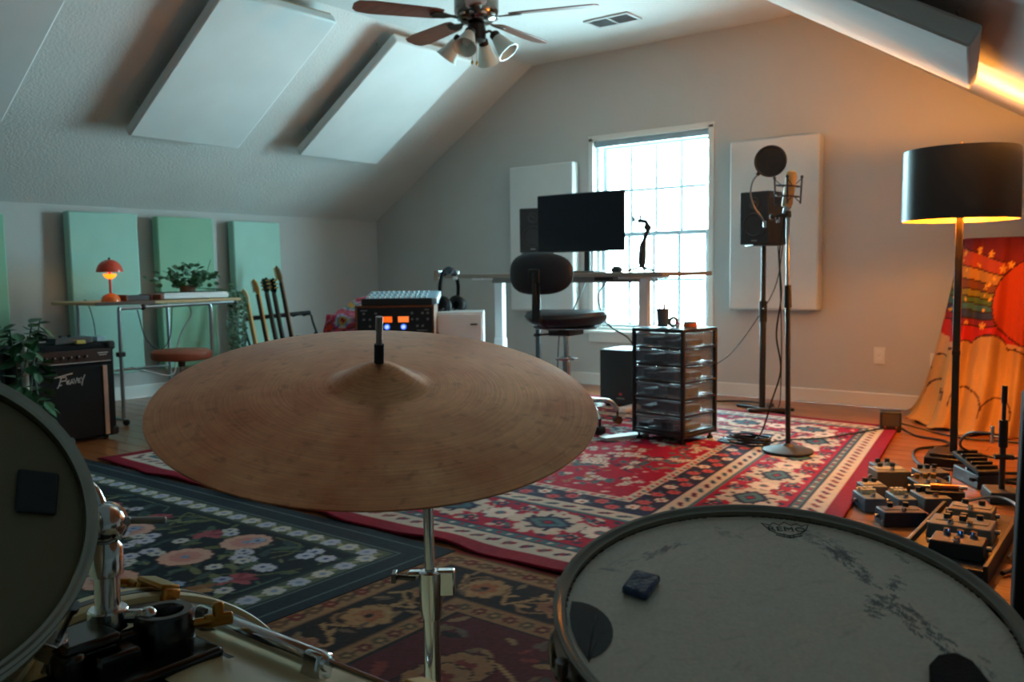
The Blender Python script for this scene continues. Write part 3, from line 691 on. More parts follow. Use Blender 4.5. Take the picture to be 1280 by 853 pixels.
lg = b.build('crown_logo', INK, sn); lg.matrix_local = Matrix.Translation((.050, .146, -.0082)) @ RZ.to_4x4() @ Matrix.Diagonal((.95, 1.1, .25, 1))
text_mesh('REMO', .0125, 'crown_lettering', INK, sn, (.050, .1475, -.0082), RZ, sx=1.1)
text_mesh('USA', .005, 'small_lettering', INK, sn, (.049, .1335, -.0082), RZ, sx=1.3)
# damper pads on the snare
MSN = sn.matrix_world.copy()
def on_snare(u, v, w=0): return MSN @ Vector((u, v, -.0085+w))
GEL = mat('dark_blue_gel', (26, 44, 84), .28, var=.45, scale=60, bump=.4, bscale=120, coat=.3)
def pad(name, label, poly, h, m, parentM, w0, cat='damper pad', bevel=.003):
    cx = sum(p[0] for p in poly)/len(poly); cy = sum(p[1] for p in poly)/len(poly)
    o = MB().prism([(x-cx, y-cy) for x, y in poly], h).build(name, m, None, bevel)
    o.matrix_world = parentM @ Matrix.Translation((cx, cy, w0+h/2)); return tag(o, label, cat)
bpy.context.view_layer.update(); MSN = sn.matrix_world.copy()
pad('damper_pad', 'small square dark blue gel damper on the left of the snare head', [(-.127, .040), (-.111, .070), (-.089, .058), (-.107, .026)], .008, GEL, MSN, -.0083)
pad('damper_pad', 'rounded black damper pad on the near right of the snare head', [(.080, -.09), (.090, -.068), (.101, -.058), (.116, -.055), (.124, -.066), (.124, -.10), (.10, -.11)], .006, mat('black_felt', (30, 27, 27), .95, bump=.5, bscale=500), MSN, -.0083)
cres = [(-.1705, .030)]+[(-.172+.032*math.sin(t)*1.0, -.010+.040*math.cos(t)) for t in [.35+i*(PI-.6)/12 for i in range(13)]]+[(-.163, -.052), (-.170, -.030), (-.1735, -.008), (-.1735, .012)]
pad('damper_patch', 'smoky translucent half-round patch at the left edge of the snare head', cres, .0012, clear_plastic('smoky_gel', (60, 56, 62), .62, .35), MSN, -.0083, bevel=0)
# snare stand
sb = SN_C-n_*.175
ss = thing('snare_stand', 'low chrome tripod stand under the snare drum', 'stand', (sb.x, sb.y, 0))
part(ss, 'tube', CHROME, lambda b: b.cyl((0, 0, .14), (0, 0, sb.z-.03), .011, 16))
part(ss, 'basket_hub', CHROME, lambda b: b.ball((0, 0, sb.z-.03), .02, 14, 9))
for k in range(3):
    a = .9+k*2*PI/3; dx, dy = math.cos(a), math.sin(a)
    lift = -(n_.x*dx+n_.y*dy)/n_.z*.192
    part(ss, 'basket_arm', CHROME, lambda b: b.tube([(0, 0, sb.z-.03), (dx*.12, dy*.12, sb.z-.022+lift*.6), (dx*.196, dy*.196, sb.z-.012+lift), (dx*.20, dy*.20, sb.z+.02+lift)], .006, 8))
    part(ss, 'leg', CHROME, lambda b: b.tube([(0, 0, .24), (dx*.10, dy*.10, .15), (dx*.24, dy*.24, .02)], .006, 8))
    part(ss, 'rubber_foot', RUBBER, lambda b: b.ball((dx*.245, dy*.245, .019), .013, 10, 7))

# ---- rack tom
TM_C = Vector((-.8648, .2409, .7495)); tu = Vector((.19, .982, 0)).normalized(); tn = Vector((.765, -.148, .627)).normalized(); tv = tn.cross(tu).normalized()
tm = thing('rack_tom', 'rack tom drum with a tan head tilted at the left edge of the picture', 'drum', TM_C, M3=Matrix((tu, tv, tn)).transposed())
RT = .163
THOOP = mat('chrome_tom_hoop', (168, 164, 154), .2, 1., var=.06, scale=20)
part(tm, 'hoop', THOOP, lambda b: hoop(b, RT, -.0095))
part(tm, 'hoop', THOOP, lambda b: hoop(b, RT, -.225, -1))
part(tm, 'shell', mat('cream_wrap', (188, 180, 148), .28, var=.05, coat=.3), lambda b: b.lathe([(.150, -.215), (.1565, -.210), (.1565, -.03), (.153, -.012)], 96))
part(tm, 'drum_head', mat('tan_coated_head', (110, 100, 74), .6, var=.10, scale=6, bump=.1, bscale=300), lambda b: b.lathe([(0, -.0105), (.10, -.0105), (.15, -.0100), (.157, -.013)], 96))
part(tm, 'resonant_head', mat('clear_head', (170, 168, 160), .4), lambda b: b.lathe([(0, -.221), (.156, -.221), (.156, -.218)], 64))
for k in range(6):
    a = 2*PI*k/6+.35
    l_ = part(tm, 'lug', CHROME, lambda b: lug(b, .1565, a, -.115, .045), .002)
    part(l_, 'tension_rod', STEEL, lambda b: rod(b, .1575, a, -.09, -.018)); part(l_, 'tension_rod', STEEL, lambda b: rod(b, .1575, a, -.14, -.222))
part(tm, 'mount_bracket', CHROME, lambda b: b.box((.164, .012, -.10), (.014, .05, .075)).cyl((.164, .012, -.10), (.186, .012, -.10), .016, 18), .004)
bpy.context.view_layer.update(); MTM = tm.matrix_world.copy()
pad('damper_pad', 'square black damper on the head of the rack tom', [(.098, -.010), (.108, .034), (.142, .022), (.131, -.021)], .006, mat('black_gel', (22, 23, 30), .45, var=.2), MTM, -.0098)

# ---- bass drum (axis along x)
BX0, BX1, BY, BZ, BR = -.995, -.505, .467, .292, .272
bd = thing('bass_drum', 'bass drum with cream wrap lying on its side below the rack tom', 'drum', (BX0, BY, 0))
RX = Matrix((Vector((0, 0, 1)), Vector((0, 1, 0)), Vector((-1, 0, 0)))).transposed()          # local z -> -x
RXp = Matrix((Vector((0, 0, -1)), Vector((0, 1, 0)), Vector((1, 0, 0)))).transposed()         # local z -> +x
CREAM = mat('cream_pearl_wrap', (206, 198, 160), .3, var=.05, scale=4, coat=.3)
part(bd, 'shell', CREAM, lambda b: b.lathe([(BR, .02), (BR, BX1-BX0-.02)], 96, RXp, (0, 0, BZ)))
for xo, nm in ((.0, 'front'), (BX1-BX0, 'batter')):
    sgn = 1 if xo == 0 else -1
    h = part(bd, 'hoop', mat('cream_wood_hoop', (198, 184, 140), .35, var=.08, scale=5, coat=.3), lambda b: b.lathe([(.276, 0), (.292, 0), (.2925, .003), (.2925, .038), (.291, .041), (.276, .041)], 120, RXp, (xo-(0 if sgn > 0 else .041), 0, BZ), close=True))
    MB().lathe([(.2915, .014), (.2932, .014), (.2932, .027), (.2915, .027)], 120, RXp, (xo-(0 if sgn > 0 else .041), 0, BZ), close=True).build('inlay', mat('black_inlay', (30, 28, 26), .3), h)
    part(bd, 'rim_band', STEEL, lambda b: b.lathe([(.272, .041), (.284, .041), (.284, .047), (.272, .050)], 120, RXp if sgn > 0 else RX, (xo, 0, BZ), close=True))
    part(bd, 'drum_head', mat('cream_bass_head', (190, 182, 160), .5), lambda b: b.lathe([(0, .012), (.276, .012), (.276, .02)], 96, RXp if sgn > 0 else RX, (xo, 0, BZ)))
def polar(a, r, x): return (x, r*math.sin(a), BZ+r*math.cos(a))                                # a from crest toward +y
for k in range(8):
    a = .27+k*2*PI/8
    tl = part(bd, 'tube_lug', CHROME, lambda b: b.tube([polar(a, BR+.014, .105), polar(a, BR+.014, .115), polar(a, BR+.014, .325), polar(a, BR+.014, .335)], [.007, .0105, .0105, .007], 14))
    part(tl, 'lug_post', CHROME, lambda b: b.box(polar(a, BR+.008, .318), (.026, .022, .030), rotm(rx=-a)), .004)
    part(tl, 'lug_post', DSTEEL, lambda b: b.box(polar(a, BR+.008, .125), (.022, .022, .030), rotm(rx=-a)), .004)
    for (xa, xb) in ((-.045, .11), (BX1-BX0+.045, .33)):
        d = 1 if xb > xa else -1
        rd = part(bd, 'tension_rod', CHROME, lambda b: b.cyl(polar(a, BR+.016, xa), polar(a, BR+.016, xb), .0035, 8))
        cl = part(bd, 'claw_hook', BRASS, lambda b: b.box(polar(a, BR+.028, xa+d*.062), (.056, .026, .007), rotm(rx=-a)).box(polar(a, BR+.018, xa+d*.038), (.008, .024, .026), rotm(rx=-a)).box(polar(a, BR+.016, xa+d*.092), (.012, .020, .024), rotm(rx=-a)), .003)
        c_, s_ = math.cos(a), math.sin(a); p = Vector(polar(a, BR+.016, xa)); tg = Vector((0, c_, -s_))
        part(bd, 't_handle', BRASS, lambda b: b.tube([p-tg*.026, p-tg*.022, p+tg*.022, p+tg*.026], [.003, .0058, .0058, .003], 10).cyl(p, p+Vector((d*.02, 0, 0)), .006, 10))
for s in (-1, 1):
    part(bd, 'spur', CHROME, lambda b: b.tube([(.10, s*.26, .22), (.07, s*.30, .16), (-.03, s*.37, .012)], .007, 10))
# tom mount on top of the bass drum
ho = Vector((-.835, .415, .556))
th = thing('tom_holder', 'chrome tom holder on the bass drum with a dark double mounting plate', 'drum hardware', ho)
DK = mat('dark_chrome', (66, 66, 66), .22, 1., var=.12)
part(th, 'base_plate', DK, lambda b: b.box((.02, -.005, .000), (.115, .20, .012)).box((.02, .0, .010), (.085, .175, .012)), .006)
part(th, 'cup', DK, lambda b: b.lathe([(.024, .0), (.030, .0), (.030, .032), (.028, .036), (.020, .036), (.018, .032), (.018, .004)], 30, None, (-.002, .058, .012), close=True))
part(th, 'cup_arm', DK, lambda b: b.box((-.006, .020, .030), (.016, .05, .016)).box((0.006, -.005, .020), (.045, .045, .024)), .004)
part(th, 'wing_bolt', BRASS, lambda b: b.cyl((.014, .078, .030), (.024, .098, .030), .005, 10).box((.027, .103, .030), (.008, .030, .014), rotm(rz=-.5)).box((.027, .103, .038), (.008, .012, .022), rotm(rz=-.5)), .003)
part(th, 'socket_block', DK, lambda b: b.box((-.020, -.020, .020), (.055, .05, .036)).cyl((.006, -.045, .002), (.006, -.045, .040), .016, 16).box((-.018, -.022, .040), (.06, .058, .012)), .005)
part(th, 'memory_clamp', CHROME, lambda b: b.cyl((-.036, .016, .034), (-.036, .016, .056), .020, 20).cyl((-.036, .016, .045), (-.012, .040, .045), .008, 12).ball((-.008, .044, .045), .0095, 12, 8), .002)
part(th, 'key_bolt', STEEL, lambda b: b.cyl((-.045, -.005, .036), (-.06, -.04, .034), .003, 8).ball((-.062, -.042, .034), .005, 8, 6))
part(th, 'post', CHROME, lambda b: b.tube([(-.036, .016, .02), (-.040, .019, .112)], .0125, 20))
part(th, 'post_collar', CHROME, lambda b: b.lathe([(.0125, .088), (.0165, .090), (.017, .118), (.013, .124)], 20, None, (-.040, .019, 0)))
bj = Vector((-.042, .020, .142))
part(th, 'ball_joint', CHROME, lambda b: b.ball(bj, .021, 20, 12).ring(bj, .019, .0045, (.6, -.3, .25), 28, 8))
part(th, 'joint_wing', STEEL, lambda b: b.cyl(bj, bj+Vector((.012, .022, 0)), .005, 10).box(bj+Vector((.020, .030, .0)), (.050, .006, .007), rotm(rz=.66)), .002)
part(th, 'l_arm', CHROME, lambda b: b.tube(spline([bj, bj+Vector((-.012, .0, .022)), bj+Vector((-.024, -.004, .036)), bj+Vector((-.05, -.012, .036)), bj+Vector((-.07, -.03, .03))]), .0075, 12))
# ================================================================== CEILING FAN
fan = thing('ceiling_fan', 'five-blade ceiling fan with four white glass light shades', 'ceiling fan', (-3.31, 3.93, ZC))
CHB = mat('polished_nickel', (120, 112, 104), .18, 1., var=.1)
part(fan, 'canopy', CHB, lambda b: b.lathe([(.075, 0), (.075, -.02), (.05, -.055), (.018, -.062)][::-1], 32))
part(fan, 'downrod', CHB, lambda b: b.cyl((0, 0, -.06), (0, 0, -.13), .016, 16))
part(fan, 'motor_housing', CHB, lambda b: b.lathe([(.03, -.355), (.085, -.35), (.118, -.325), (.128, -.29), (.128, -.22), (.11, -.17), (.05, -.135), (.02, -.125)], 48))
for k in range(12):
    a = 2*PI*k/12; part(fan, 'vent_slot', mat('slot_bright', (200, 205, 208), .3, .6), lambda b: b.box((.121*math.cos(a), .121*math.sin(a), -.322), (.012, .034, .012), rotm(rz=a, ry=.6)), .002)
part(fan, 'switch_housing', mat('dark_bronze', (48, 38, 34), .3, .8), lambda b: b.lathe([(.03, -.46), (.052, -.45), (.056, -.40), (.05, -.36), (.03, -.352)], 32))
BLD = mat('blade_walnut', (112, 66, 48), .45, var=.2, scale=5, stretch=(1, 8, 8))
for k in range(5):
    a = math.radians(22+72*k); F = rotm(rz=a)
    ir = part(fan, 'blade', BLD, lambda b: b.prism([(.20, -.045), (.24, -.058), (.60, -.072), (.68, -.060), (.705, -.03), (.705, .03), (.68, .060), (.60, .072), (.24, .058), (.20, .045)], .007, F @ rotm(rx=.20), (0, 0, -.318)), .002)
    part(ir, 'blade_iron', CHB, lambda b: b.prism([(.10, -.016), (.15, -.012), (.19, -.030), (.25, -.034), (.27, 0), (.25, .034), (.19, .030), (.15, .012), (.10, .016)], .006, F @ rotm(rx=.20), (0, 0, -.327)), .001)
FROST = mat('frosted_white_glass', (214, 216, 206), .35, var=.04, coat=.2)
FROST.node_tree.nodes['Principled BSDF'].inputs['Transmission Weight'].default_value = .25
for k in range(4):
    a = math.radians(20+90*k); d = Vector((math.cos(a), math.sin(a), 0)); base = d*.105+Vector((0, 0, -.425)); ax = (d*.62+Vector((0, 0, -.78))).normalized()
    part(fan, 'light_arm', CHB, lambda b: b.tube(spline([d*.04+Vector((0, 0, -.42)), d*.075+Vector((0, 0, -.405)), base]), .008, 10))
    fit_ = part(fan, 'lamp_holder', mat('dark_bronze', (48, 38, 34), .3, .8), lambda b: b.lathe([(.022, -.01), (.030, 0), (.030, .03), (.026, .034)], 20, frame(ax), base))
    part(fan, 'glass_shade', FROST, lambda b: b.lathe([(.028, .02), (.036, .04), (.044, .075), (.056, .115), (.066, .140), (.062, .140), (.052, .113), (.040, .075), (.032, .042), (.024, .022)], 28, frame(ax), base, close=True))
    part(fan, 'bulb', mat('white_bulb', (235, 235, 230), .3), lambda b: b.ball(base+ax*.085, .024, 14, 9))
for (dx, l) in ((-.02, .11), (.015, .12)):
    part(fan, 'pull_chain', BRASS, lambda b: b.cyl((dx, -.02, -.45), (dx, -.02, -.45-l), .0016, 6).ball((dx, -.02, -.45-l-.014), (.008, .008, .014), 10, 7))

# ================================================================== LEFT WALL: writing desk, keyboard, lamp, stool, amp, guitars
dk = thing('folding_desk', 'small wood-topped desk on silver tube legs against the left wall', 'desk', (-5.72, 3.20, 0))
OAK = mat('pale_oak_top', (196, 164, 118), .5, var=.12, scale=5, stretch=(8, .8, 8))
part(dk, 'desktop', OAK, lambda b: b.box((0, .03, .787), (.60, 1.06, .020)), .004)
part(dk, 'edge_strip', mat('dark_edge', (70, 52, 42), .5), lambda b: b.box((.302, -.30, .787), (.004, .40, .022)), .001)
SIL = mat('silver_tube', (170, 186, 192), .28, .9, var=.04)
for s in (-1, 1):
    part(dk, 'leg', SIL, lambda b: b.tube(spline([(.29, -.34 if s < 0 else .31, .76), (.292, -.345 if s < 0 else .315, .70), (.29, -.345 if s < 0 else .315, .4), (.29, -.345 if s < 0 else .315, .03)]), .0125, 12))
    part(dk, 'leg', SIL, lambda b: b.tube([(-.26, -.345 if s < 0 else .315, .775), (-.26, -.345 if s < 0 else .315, .03)], .0125, 12))
    part(dk, 'foot_bar', SIL, lambda b: b.cyl((-.30, s*.33-.015, .035), (.33, s*.33-.015, .035), .012, 12))
    part(dk, 'caster', RUBBER, lambda b: b.ball((.32, s*.33-.015, .022), .022, 12, 8))
part(dk, 'front_rail', SIL, lambda b: b.cyl((.29, -.345, .755), (.29, .50, .768), .0125, 12))
part(dk, 'rail_cap', RUBBER, lambda b: b.cyl((.29, .50, .768), (.29, .52, .768), .014, 12))
part(dk, 'rail_joint', BLACK, lambda b: b.ball((.29, -.18, .758), .02, 12, 8))
part(dk, 'leg_clamp', BLACK, lambda b: b.box((.29, -.345, .46), (.035, .05, .03)), .004)
part(dk, 'cross_bar', SIL, lambda b: b.cyl((-.26, -.345, .30), (-.26, .315, .30), .009, 10))
# mushroom table lamp
tl = thing('table_lamp', 'small red mushroom table lamp glowing orange on the desk', 'lamp', (-5.55, 2.87, .798))
REDL = mat('red_lacquer', (206, 62, 30), .3, var=.04, coat=.3)
part(tl, 'base', mat('orange_lacquer', (226, 108, 30), .35, coat=.2), lambda b: b.lathe([(.060, 0), (.060, .004), (.057, .02), (.046, .038), (.025, .05), (.010, .054)], 32))
part(tl, 'stem', REDL, lambda b: b.cyl((0, 0, .05), (0, 0, .19), .0085, 14))
part(tl, 'shade', REDL, lambda b: b.lathe([(.078, .192), (.082, .190), (.080, .205), (.070, .232), (.05, .255), (.025, .268), (.0, .271), (.0, .267), (.025, .263), (.048, .25), (.066, .229), (.075, .206)], 40))
part(tl, 'lower_bowl', mat('glowing_orange_bowl', (240, 130, 30), .4, emit=(255, 132, 20), es=2.2), lambda b: b.lathe([(.008, .146), (.02, .149), (.033, .160), (.040, .174), (.039, .179), (.030, .175)], 32))
part(tl, 'finial', mat('dark_bronze', (48, 38, 34), .3, .8), lambda b: b.ball((0, 0, .277), .008, 10, 7))
ld = bpy.data.lights.new('table_lamp_bulb', 'POINT'); ld.energy = 16.0; ld.color = (1, .62, .18); ld.shadow_soft_size = .02
lo = bpy.data.objects.new('table_lamp_bulb', ld); COL.objects.link(lo); lo.location = (0, 0, .197); lo.parent = tl
# desk electronics
ac = thing('audio_interface', 'small dark box with red-brown end panel on the desk beside the lamp', 'electronics', (-5.56, 3.03, .798))
part(ac, 'body', mat('box_charcoal', (46, 44, 48), .5), lambda b: b.box((0, 0, .018), (.14, .16, .036)), .004)
part(ac, 'end_panel', mat('mahogany', (112, 56, 36), .5, var=.2), lambda b: b.box((0, .086, .020), (.15, .014, .042)).box((0, -.086, .020), (.15, .014, .042)), .003)
kb = thing('keyboard', 'long white compact keyboard synthesizer on the pale wooden desk', 'keyboard', (-5.56, 3.43, .798))
part(kb, 'body', WHITEP, lambda b: b.box((0, 0, .020), (.22, .50, .030)), .005)
part(kb, 'end_cheek', mat('mahogany', (112, 56, 36), .5, var=.2), lambda b: b.box((0, -.262, .02), (.22, .022, .036)), .003)
for k in range(22): part(kb, 'white_key', mat('key_ivory', (230, 230, 226), .35), lambda b: b.box((.045, -.232+k*.0221, .0405), (.12, .0208, .009)), .001)
for k in range(22):
    if k % 7 in (0, 1, 3, 4, 5): part(kb, 'black_key', BLACK, lambda b: b.box((.020, -.221+k*.0221, .047), (.07, .011, .010)), .001)
for k in range(6): part(kb, 'knob', BLACK, lambda b: b.cyl((-.075, -.20+k*.05, .035), (-.075, -.20+k*.05, .052), .009, 12))
# trailing plant behind keyboard
LEAFG = mat('dark_green_leaf', (46, 84, 52), .45, var=.3, scale=20)
def leaf_geo(b, c, l, w, d, up):
    d = Vector(d).normalized(); up = Vector(up); s = d.cross(up).normalized(); n = s.cross(d); c = Vector(c)
    pts = [c, c+d*l*.25+s*w*.42+n*.05*l, c+d*l*.6+s*w*.5+n*.06*l, c+d*l, c+d*l*.6-s*w*.5+n*.06*l, c+d*l*.25-s*w*.42+n*.05*l, c+d*l*.3, c+d*l*.65]
    b.add(pts, [(0, 1, 6), (1, 2, 7, 6), (2, 3, 7), (3, 4, 7), (4, 5, 6, 7), (5, 0, 6)])
tp = thing('trailing_plant', 'potted trailing ivy with vines hanging over the desk edge behind the keyboard', 'plant', (-5.84, 3.60, .798))
part(tp, 'pot', mat('terracotta_dark', (90, 62, 48), .8), lambda b: b.lathe([(.0, 0), (.045, 0), (.06, .085), (.063, .09), (.055, .09), (.05, .07), (0, .068)], 24))
b = MB(); q = random.Random(11)
for _ in range(190):
    a = q.random()*6.3; r = abs(q.gauss(0, .085)); z = .08+q.random()*.14*(1.2-r*3); leaf_geo(b, (r*math.cos(a)*.8, r*math.sin(a)*1.3, max(.05, z)), q.uniform(.035, .055), .036, (math.cos(a), math.sin(a), q.uniform(-.4, .6)), (q.uniform(.4, 1.2), q.uniform(-.6, .6), q.uniform(.2, .8)))
for k in range(5):
    b.tube(spline([(0, (k-2)*.03, .07), (.02*k-.03, (k-2)*.06, .17), ((k-2)*.03, (k-2)*.08, .20+.02*k)]), .002, 5)
fo = b.build('foliage', LEAFG, tp, 0, 0); fo['kind'] = 'stuff'
for k in range(4):
    b = MB(); y0 = .10+k*.035; L_ = .30+.1*(k % 3)
    P_ = spline([(.05, .04, .07), (.20, y0*.8, .06), (.335, y0, .03), (.345+.01*k, y0+.01, -.08), (.34, y0+.02*(k % 2), -.08-L_*.5), (.335+.01*(k % 2), y0+.01, -.06-L_)], 7)
    b.tube(P_, .0018, 5)
    for p_ in P_[10:]:
        for s in (-1, 1): leaf_geo(b, p_, q.uniform(.025, .038), .024, (q.uniform(0, .6), s*q.uniform(.4, 1), q.uniform(-.9, .1)), (1, 0, .3))
    vn = b.build('vine', LEAFG, tp, 0, 0); vn['kind'] = 'stuff'
# stool
so = thing('round_stool', 'low round stool with a brown leather seat in front of the desk', 'stool', (-5.10, 3.08, 0))
part(so, 'seat', mat('brown_leather', (150, 76, 50), .42, var=.12, scale=14, bump=.2, bscale=150), lambda b: b.lathe([(0, .425), (.165, .425), (.182, .435), (.186, .455), (.182, .475), (.165, .488), (0, .492)], 48))
part(so, 'seat_plate', BLACKM, lambda b: b.lathe([(0, .418), (.05, .418), (.05, .426), (0, .426)][::-1], 24).cyl((0, 0, .38), (0, 0, .42), .022, 14))
part(so, 'post', STEEL, lambda b: b.cyl((0, 0, .16), (0, 0, .42), .012, 14))
for k in range(3):
    a = k*2*PI/3+.4
    part(so, 'leg', STEEL, lambda b: b.tube([(0, 0, .26), (.10*math.cos(a), .10*math.sin(a), .20), (.24*math.cos(a), .24*math.sin(a), .02)], .009, 10))
    part(so, 'rubber_foot', RUBBER, lambda b: b.ball((.245*math.cos(a), .245*math.sin(a), .018), .018, 10, 7))
# cables under the desk
cable('cable', 'black cable looping below the front rail of the desk', [(-5.43, 2.98, .74), (-5.43, 3.03, .55), (-5.44, 3.13, .47), (-5.46, 3.22, .55), (-5.47, 3.25, .76)], .004, CABLE)
cable('cable', 'white cable dropping from the keyboard behind the stool', [(-5.62, 3.46, .77), (-5.60, 3.47, .68), (-5.62, 3.40, .56), (-5.64, 3.36, .40), (-5.55, 3.28, .28), (-5.5, 3.05, .33), (-5.55, 2.98, .36)], .005, WCABLE)
cable('cable', 'thin lamp cord hanging down the mint wall panel', [(-5.87, 2.88, .79), (-6.03, 2.93, .80), (-6.06, 2.98, .74), (-6.1, 3.03, .55), (-6.12, 3.02, .2), (-6.1, 3.0, .02)], .003, CABLE)

# amplifier
am = thing('guitar_amplifier', 'black guitar combo amplifier with silver grille strip beside the desk', 'amplifier', (-5.19, 2.33, 0))
part(am, 'cabinet', TOLEX, lambda b: b.box((-.02, 0, .295), (.30, .58, .56)), .018)
part(am, 'grille', GRILLE, lambda b: b.box((.135, 0, .235), (.012, .53, .41)), .003)
part(am, 'control_panel', mat('panel_black', (34, 34, 36), .35), lambda b: b.box((.136, 0, .500), (.012, .53, .075)), .002)
part(am, 'trim_strip', mat('satin_aluminium', (176, 174, 168), .35, .8), lambda b: b.box((.144, .222, .235), (.006, .026, .41)), .001)
for k in range(8):
    kn = part(am, 'knob', BLACK, lambda b: b.cyl((.142, -.20+k*.045, .498), (.160, -.20+k*.045, .498), .011, 14)); part(kn, 'pointer', WHITEP, lambda b: b.box((.161, -.20+k*.045, .503), (.002, .002, .010)))
part(am, 'input_jack', CHROME, lambda b: b.cyl((.142, -.235, .498), (.150, -.235, .498), .010, 14))
part(am, 'panel_line', WHITEP, lambda b: b.box((.1425, 0, .466), (.001, .52, .003)).box((.1425, .215, .515), (.001, .06, .004)).box((.1425, .215, .503), (.001, .045, .003)))
for y in (-.27, .27):
    for z in (.045, .555): part(am, 'corner_cap', BLACK, lambda b: b.box((.118, y, z), (.05, .05, .05)), .012)
part(am, 'handle', RUBBER, lambda b: b.tube(spline([(-.02, -.12, .575), (-.02, -.09, .600), (-.02, .09, .600), (-.02, .12, .575)]), .010, 10))
for y in (-.23, .23):
    for x in (-.13, .10): part(am, 'foot', RUBBER, lambda b: b.cyl((x, y, 0), (x, y, .017), .016, 12))
# jagged script logo, drawn as strokes on the grille
LG = [[(0, .0), (.02, .055), (.006, .052)], [(-.03, .054), (.10, .076)], [(.018, .052), (.050, .056), (.056, .042), (.044, .030), (.010, .028)],
      [(.075, .030), (.052, .025), (.056, .008), (.078, .006)], [(.054, .017), (.074, .018)],
      [(.078, .002), (.094, .038), (.103, .004)], [(.085, .014), (.10, .016)],
      [(.106, .040), (.115, .006), (.130, .044)], [(.152, .036), (.134, .034), (.136, .010), (.155, .010)], [(.136, .022), (.150, .023)],
      [(.158, .044), (.168, .022), (.186, .060)], [(.168, .022), (.160, -.012)], [(-.012, -.016), (.0, .0), (.02, .004)]]
b = MB()
for s in LG: b.tube([(0, x, z) for x, z in s], .0036, 5)
lgo = b.build('script_logo', mat('silver_logo', (206, 206, 204), .3, .5), am); lgo.location = (.1425, -.045, .345); lgo.scale = (.5, .80, .85)
# things on the amp
pd = thing('effects_pedal', 'flat dark teal effects unit lying on top of the black amplifier', 'pedal', (-5.14, 2.40, .575))
part(pd, 'case', mat('dark_teal_case', (34, 66, 74), .4, var=.1), lambda b: b.box((0, 0, .018), (.12, .22, .036), None, .92, .95), .004)
part(pd, 'knob', BLACK, lambda b: b.cyl((0, -.05, .036), (0, -.05, .048), .010, 12).cyl((0, 0, .036), (0, 0, .048), .010, 12))
cs = tag(MB().box((0, 0, .012), (.03, .05, .016)).box((0, 0, .003), (.034, .054, .006)).build('battery_pack', mat('yellow_label', (206, 184, 96), .5), None, .003), 'small yellow block on the front edge of the amplifier top', 'small box'); cs.location = (-5.07, 2.40, .575)
cs.location = (-5.055, 2.42, .575)
cs = tag(MB().box((0, 0, .016), (.07, .06, .032), None, .9, .9).build('power_adapter', mat('pale_blue_plastic', (150, 190, 200), .4), None, .006), 'pale blue plastic adapter on the far corner of the amplifier', 'adapter'); cs.location = (-5.14, 2.57, .575)
# second cabinet behind the plant
c2 = thing('speaker_cabinet', 'dark speaker cabinet behind the leafy plant at the left edge', 'speaker', (-5.22, 1.74, 0))
part(c2, 'cabinet', TOLEX, lambda b: b.box((0, 0, .285), (.30, .56, .55)), .015)
part(c2, 'grille', GRILLE, lambda b: b.box((.152, 0, .285), (.012, .50, .48)), .003)
part(c2, 'handle', RUBBER, lambda b: b.tube(spline([(0, -.10, .560), (0, -.08, .580), (0, .08, .580), (0, .10, .560)]), .009, 8))
for y in (-.22, .22):
    for x in (-.11, .11): part(c2, 'foot', RUBBER, lambda b: b.cyl((x, y, 0), (x, y, .012), .016, 12))
# leafy plant on a pole
pp = thing('potted_plant', 'tall leafy green plant climbing a pole in front of the dark cabinet', 'plant', (-4.62, 1.93, 0))
part(pp, 'pot', mat('white_ceramic', (206, 208, 206), .3, var=.03), lambda b: b.lathe([(0, .008), (.085, .008), (.11, .20), (.113, .215), (.104, .215), (.10, .18), (0, .178)], 32))
part(pp, 'soil', mat('dark_soil', (46, 36, 28), .95, bump=.6), lambda b: b.lathe([(0, .187), (.098, .187), (.098, .181)][::-1], 24))
part(pp, 'climbing_pole', mat('pale_pole', (190, 196, 190), .8, var=.15, scale=30), lambda b: b.cyl((0, 0, .17), (0, 0, .66), .016, 12))
for k in range(5):
    a = k*1.3; part(pp, 'stem', LEAFG, lambda b: b.tube(spline([(.02*math.cos(a), .02*math.sin(a), .18), (.05*math.cos(a+1), .05*math.sin(a+1), .36), (.04*math.cos(a+2), .04*math.sin(a+2), .52), (.08*math.cos(a+2.5), .08*math.sin(a+2.5), .66+.02*k)]), .004, 6))
b = MB(); leaf_geo(b, (0, 0, 0), .085, .062, (1, 0, 0), (0, 0, 1)); lm = b.build('leaf', mat('plant_leaf', (44, 92, 58), .4, var=.25, scale=30, rand=.3), pp, 0, 0)
lmd = lm.data; lm.location = (.03, 0, .70); q = random.Random(4)
for k in range(120):
    o = bpy.data.objects.new('leaf', lmd); COL.objects.link(o); o.parent = pp
    z = .22+.52*q.random()**.8; a = q.random()*6.3; r = .02+q.random()*(.08 if z < .6 else .07)
    o.location = (r*math.cos(a), r*math.sin(a)*1.15, z); o.rotation_euler = (q.uniform(-.4, .4), q.uniform(-.2, .9), a+q.uniform(-.6, .6)); s = q.uniform(.7, 1.15); o.scale = (s, s, s)

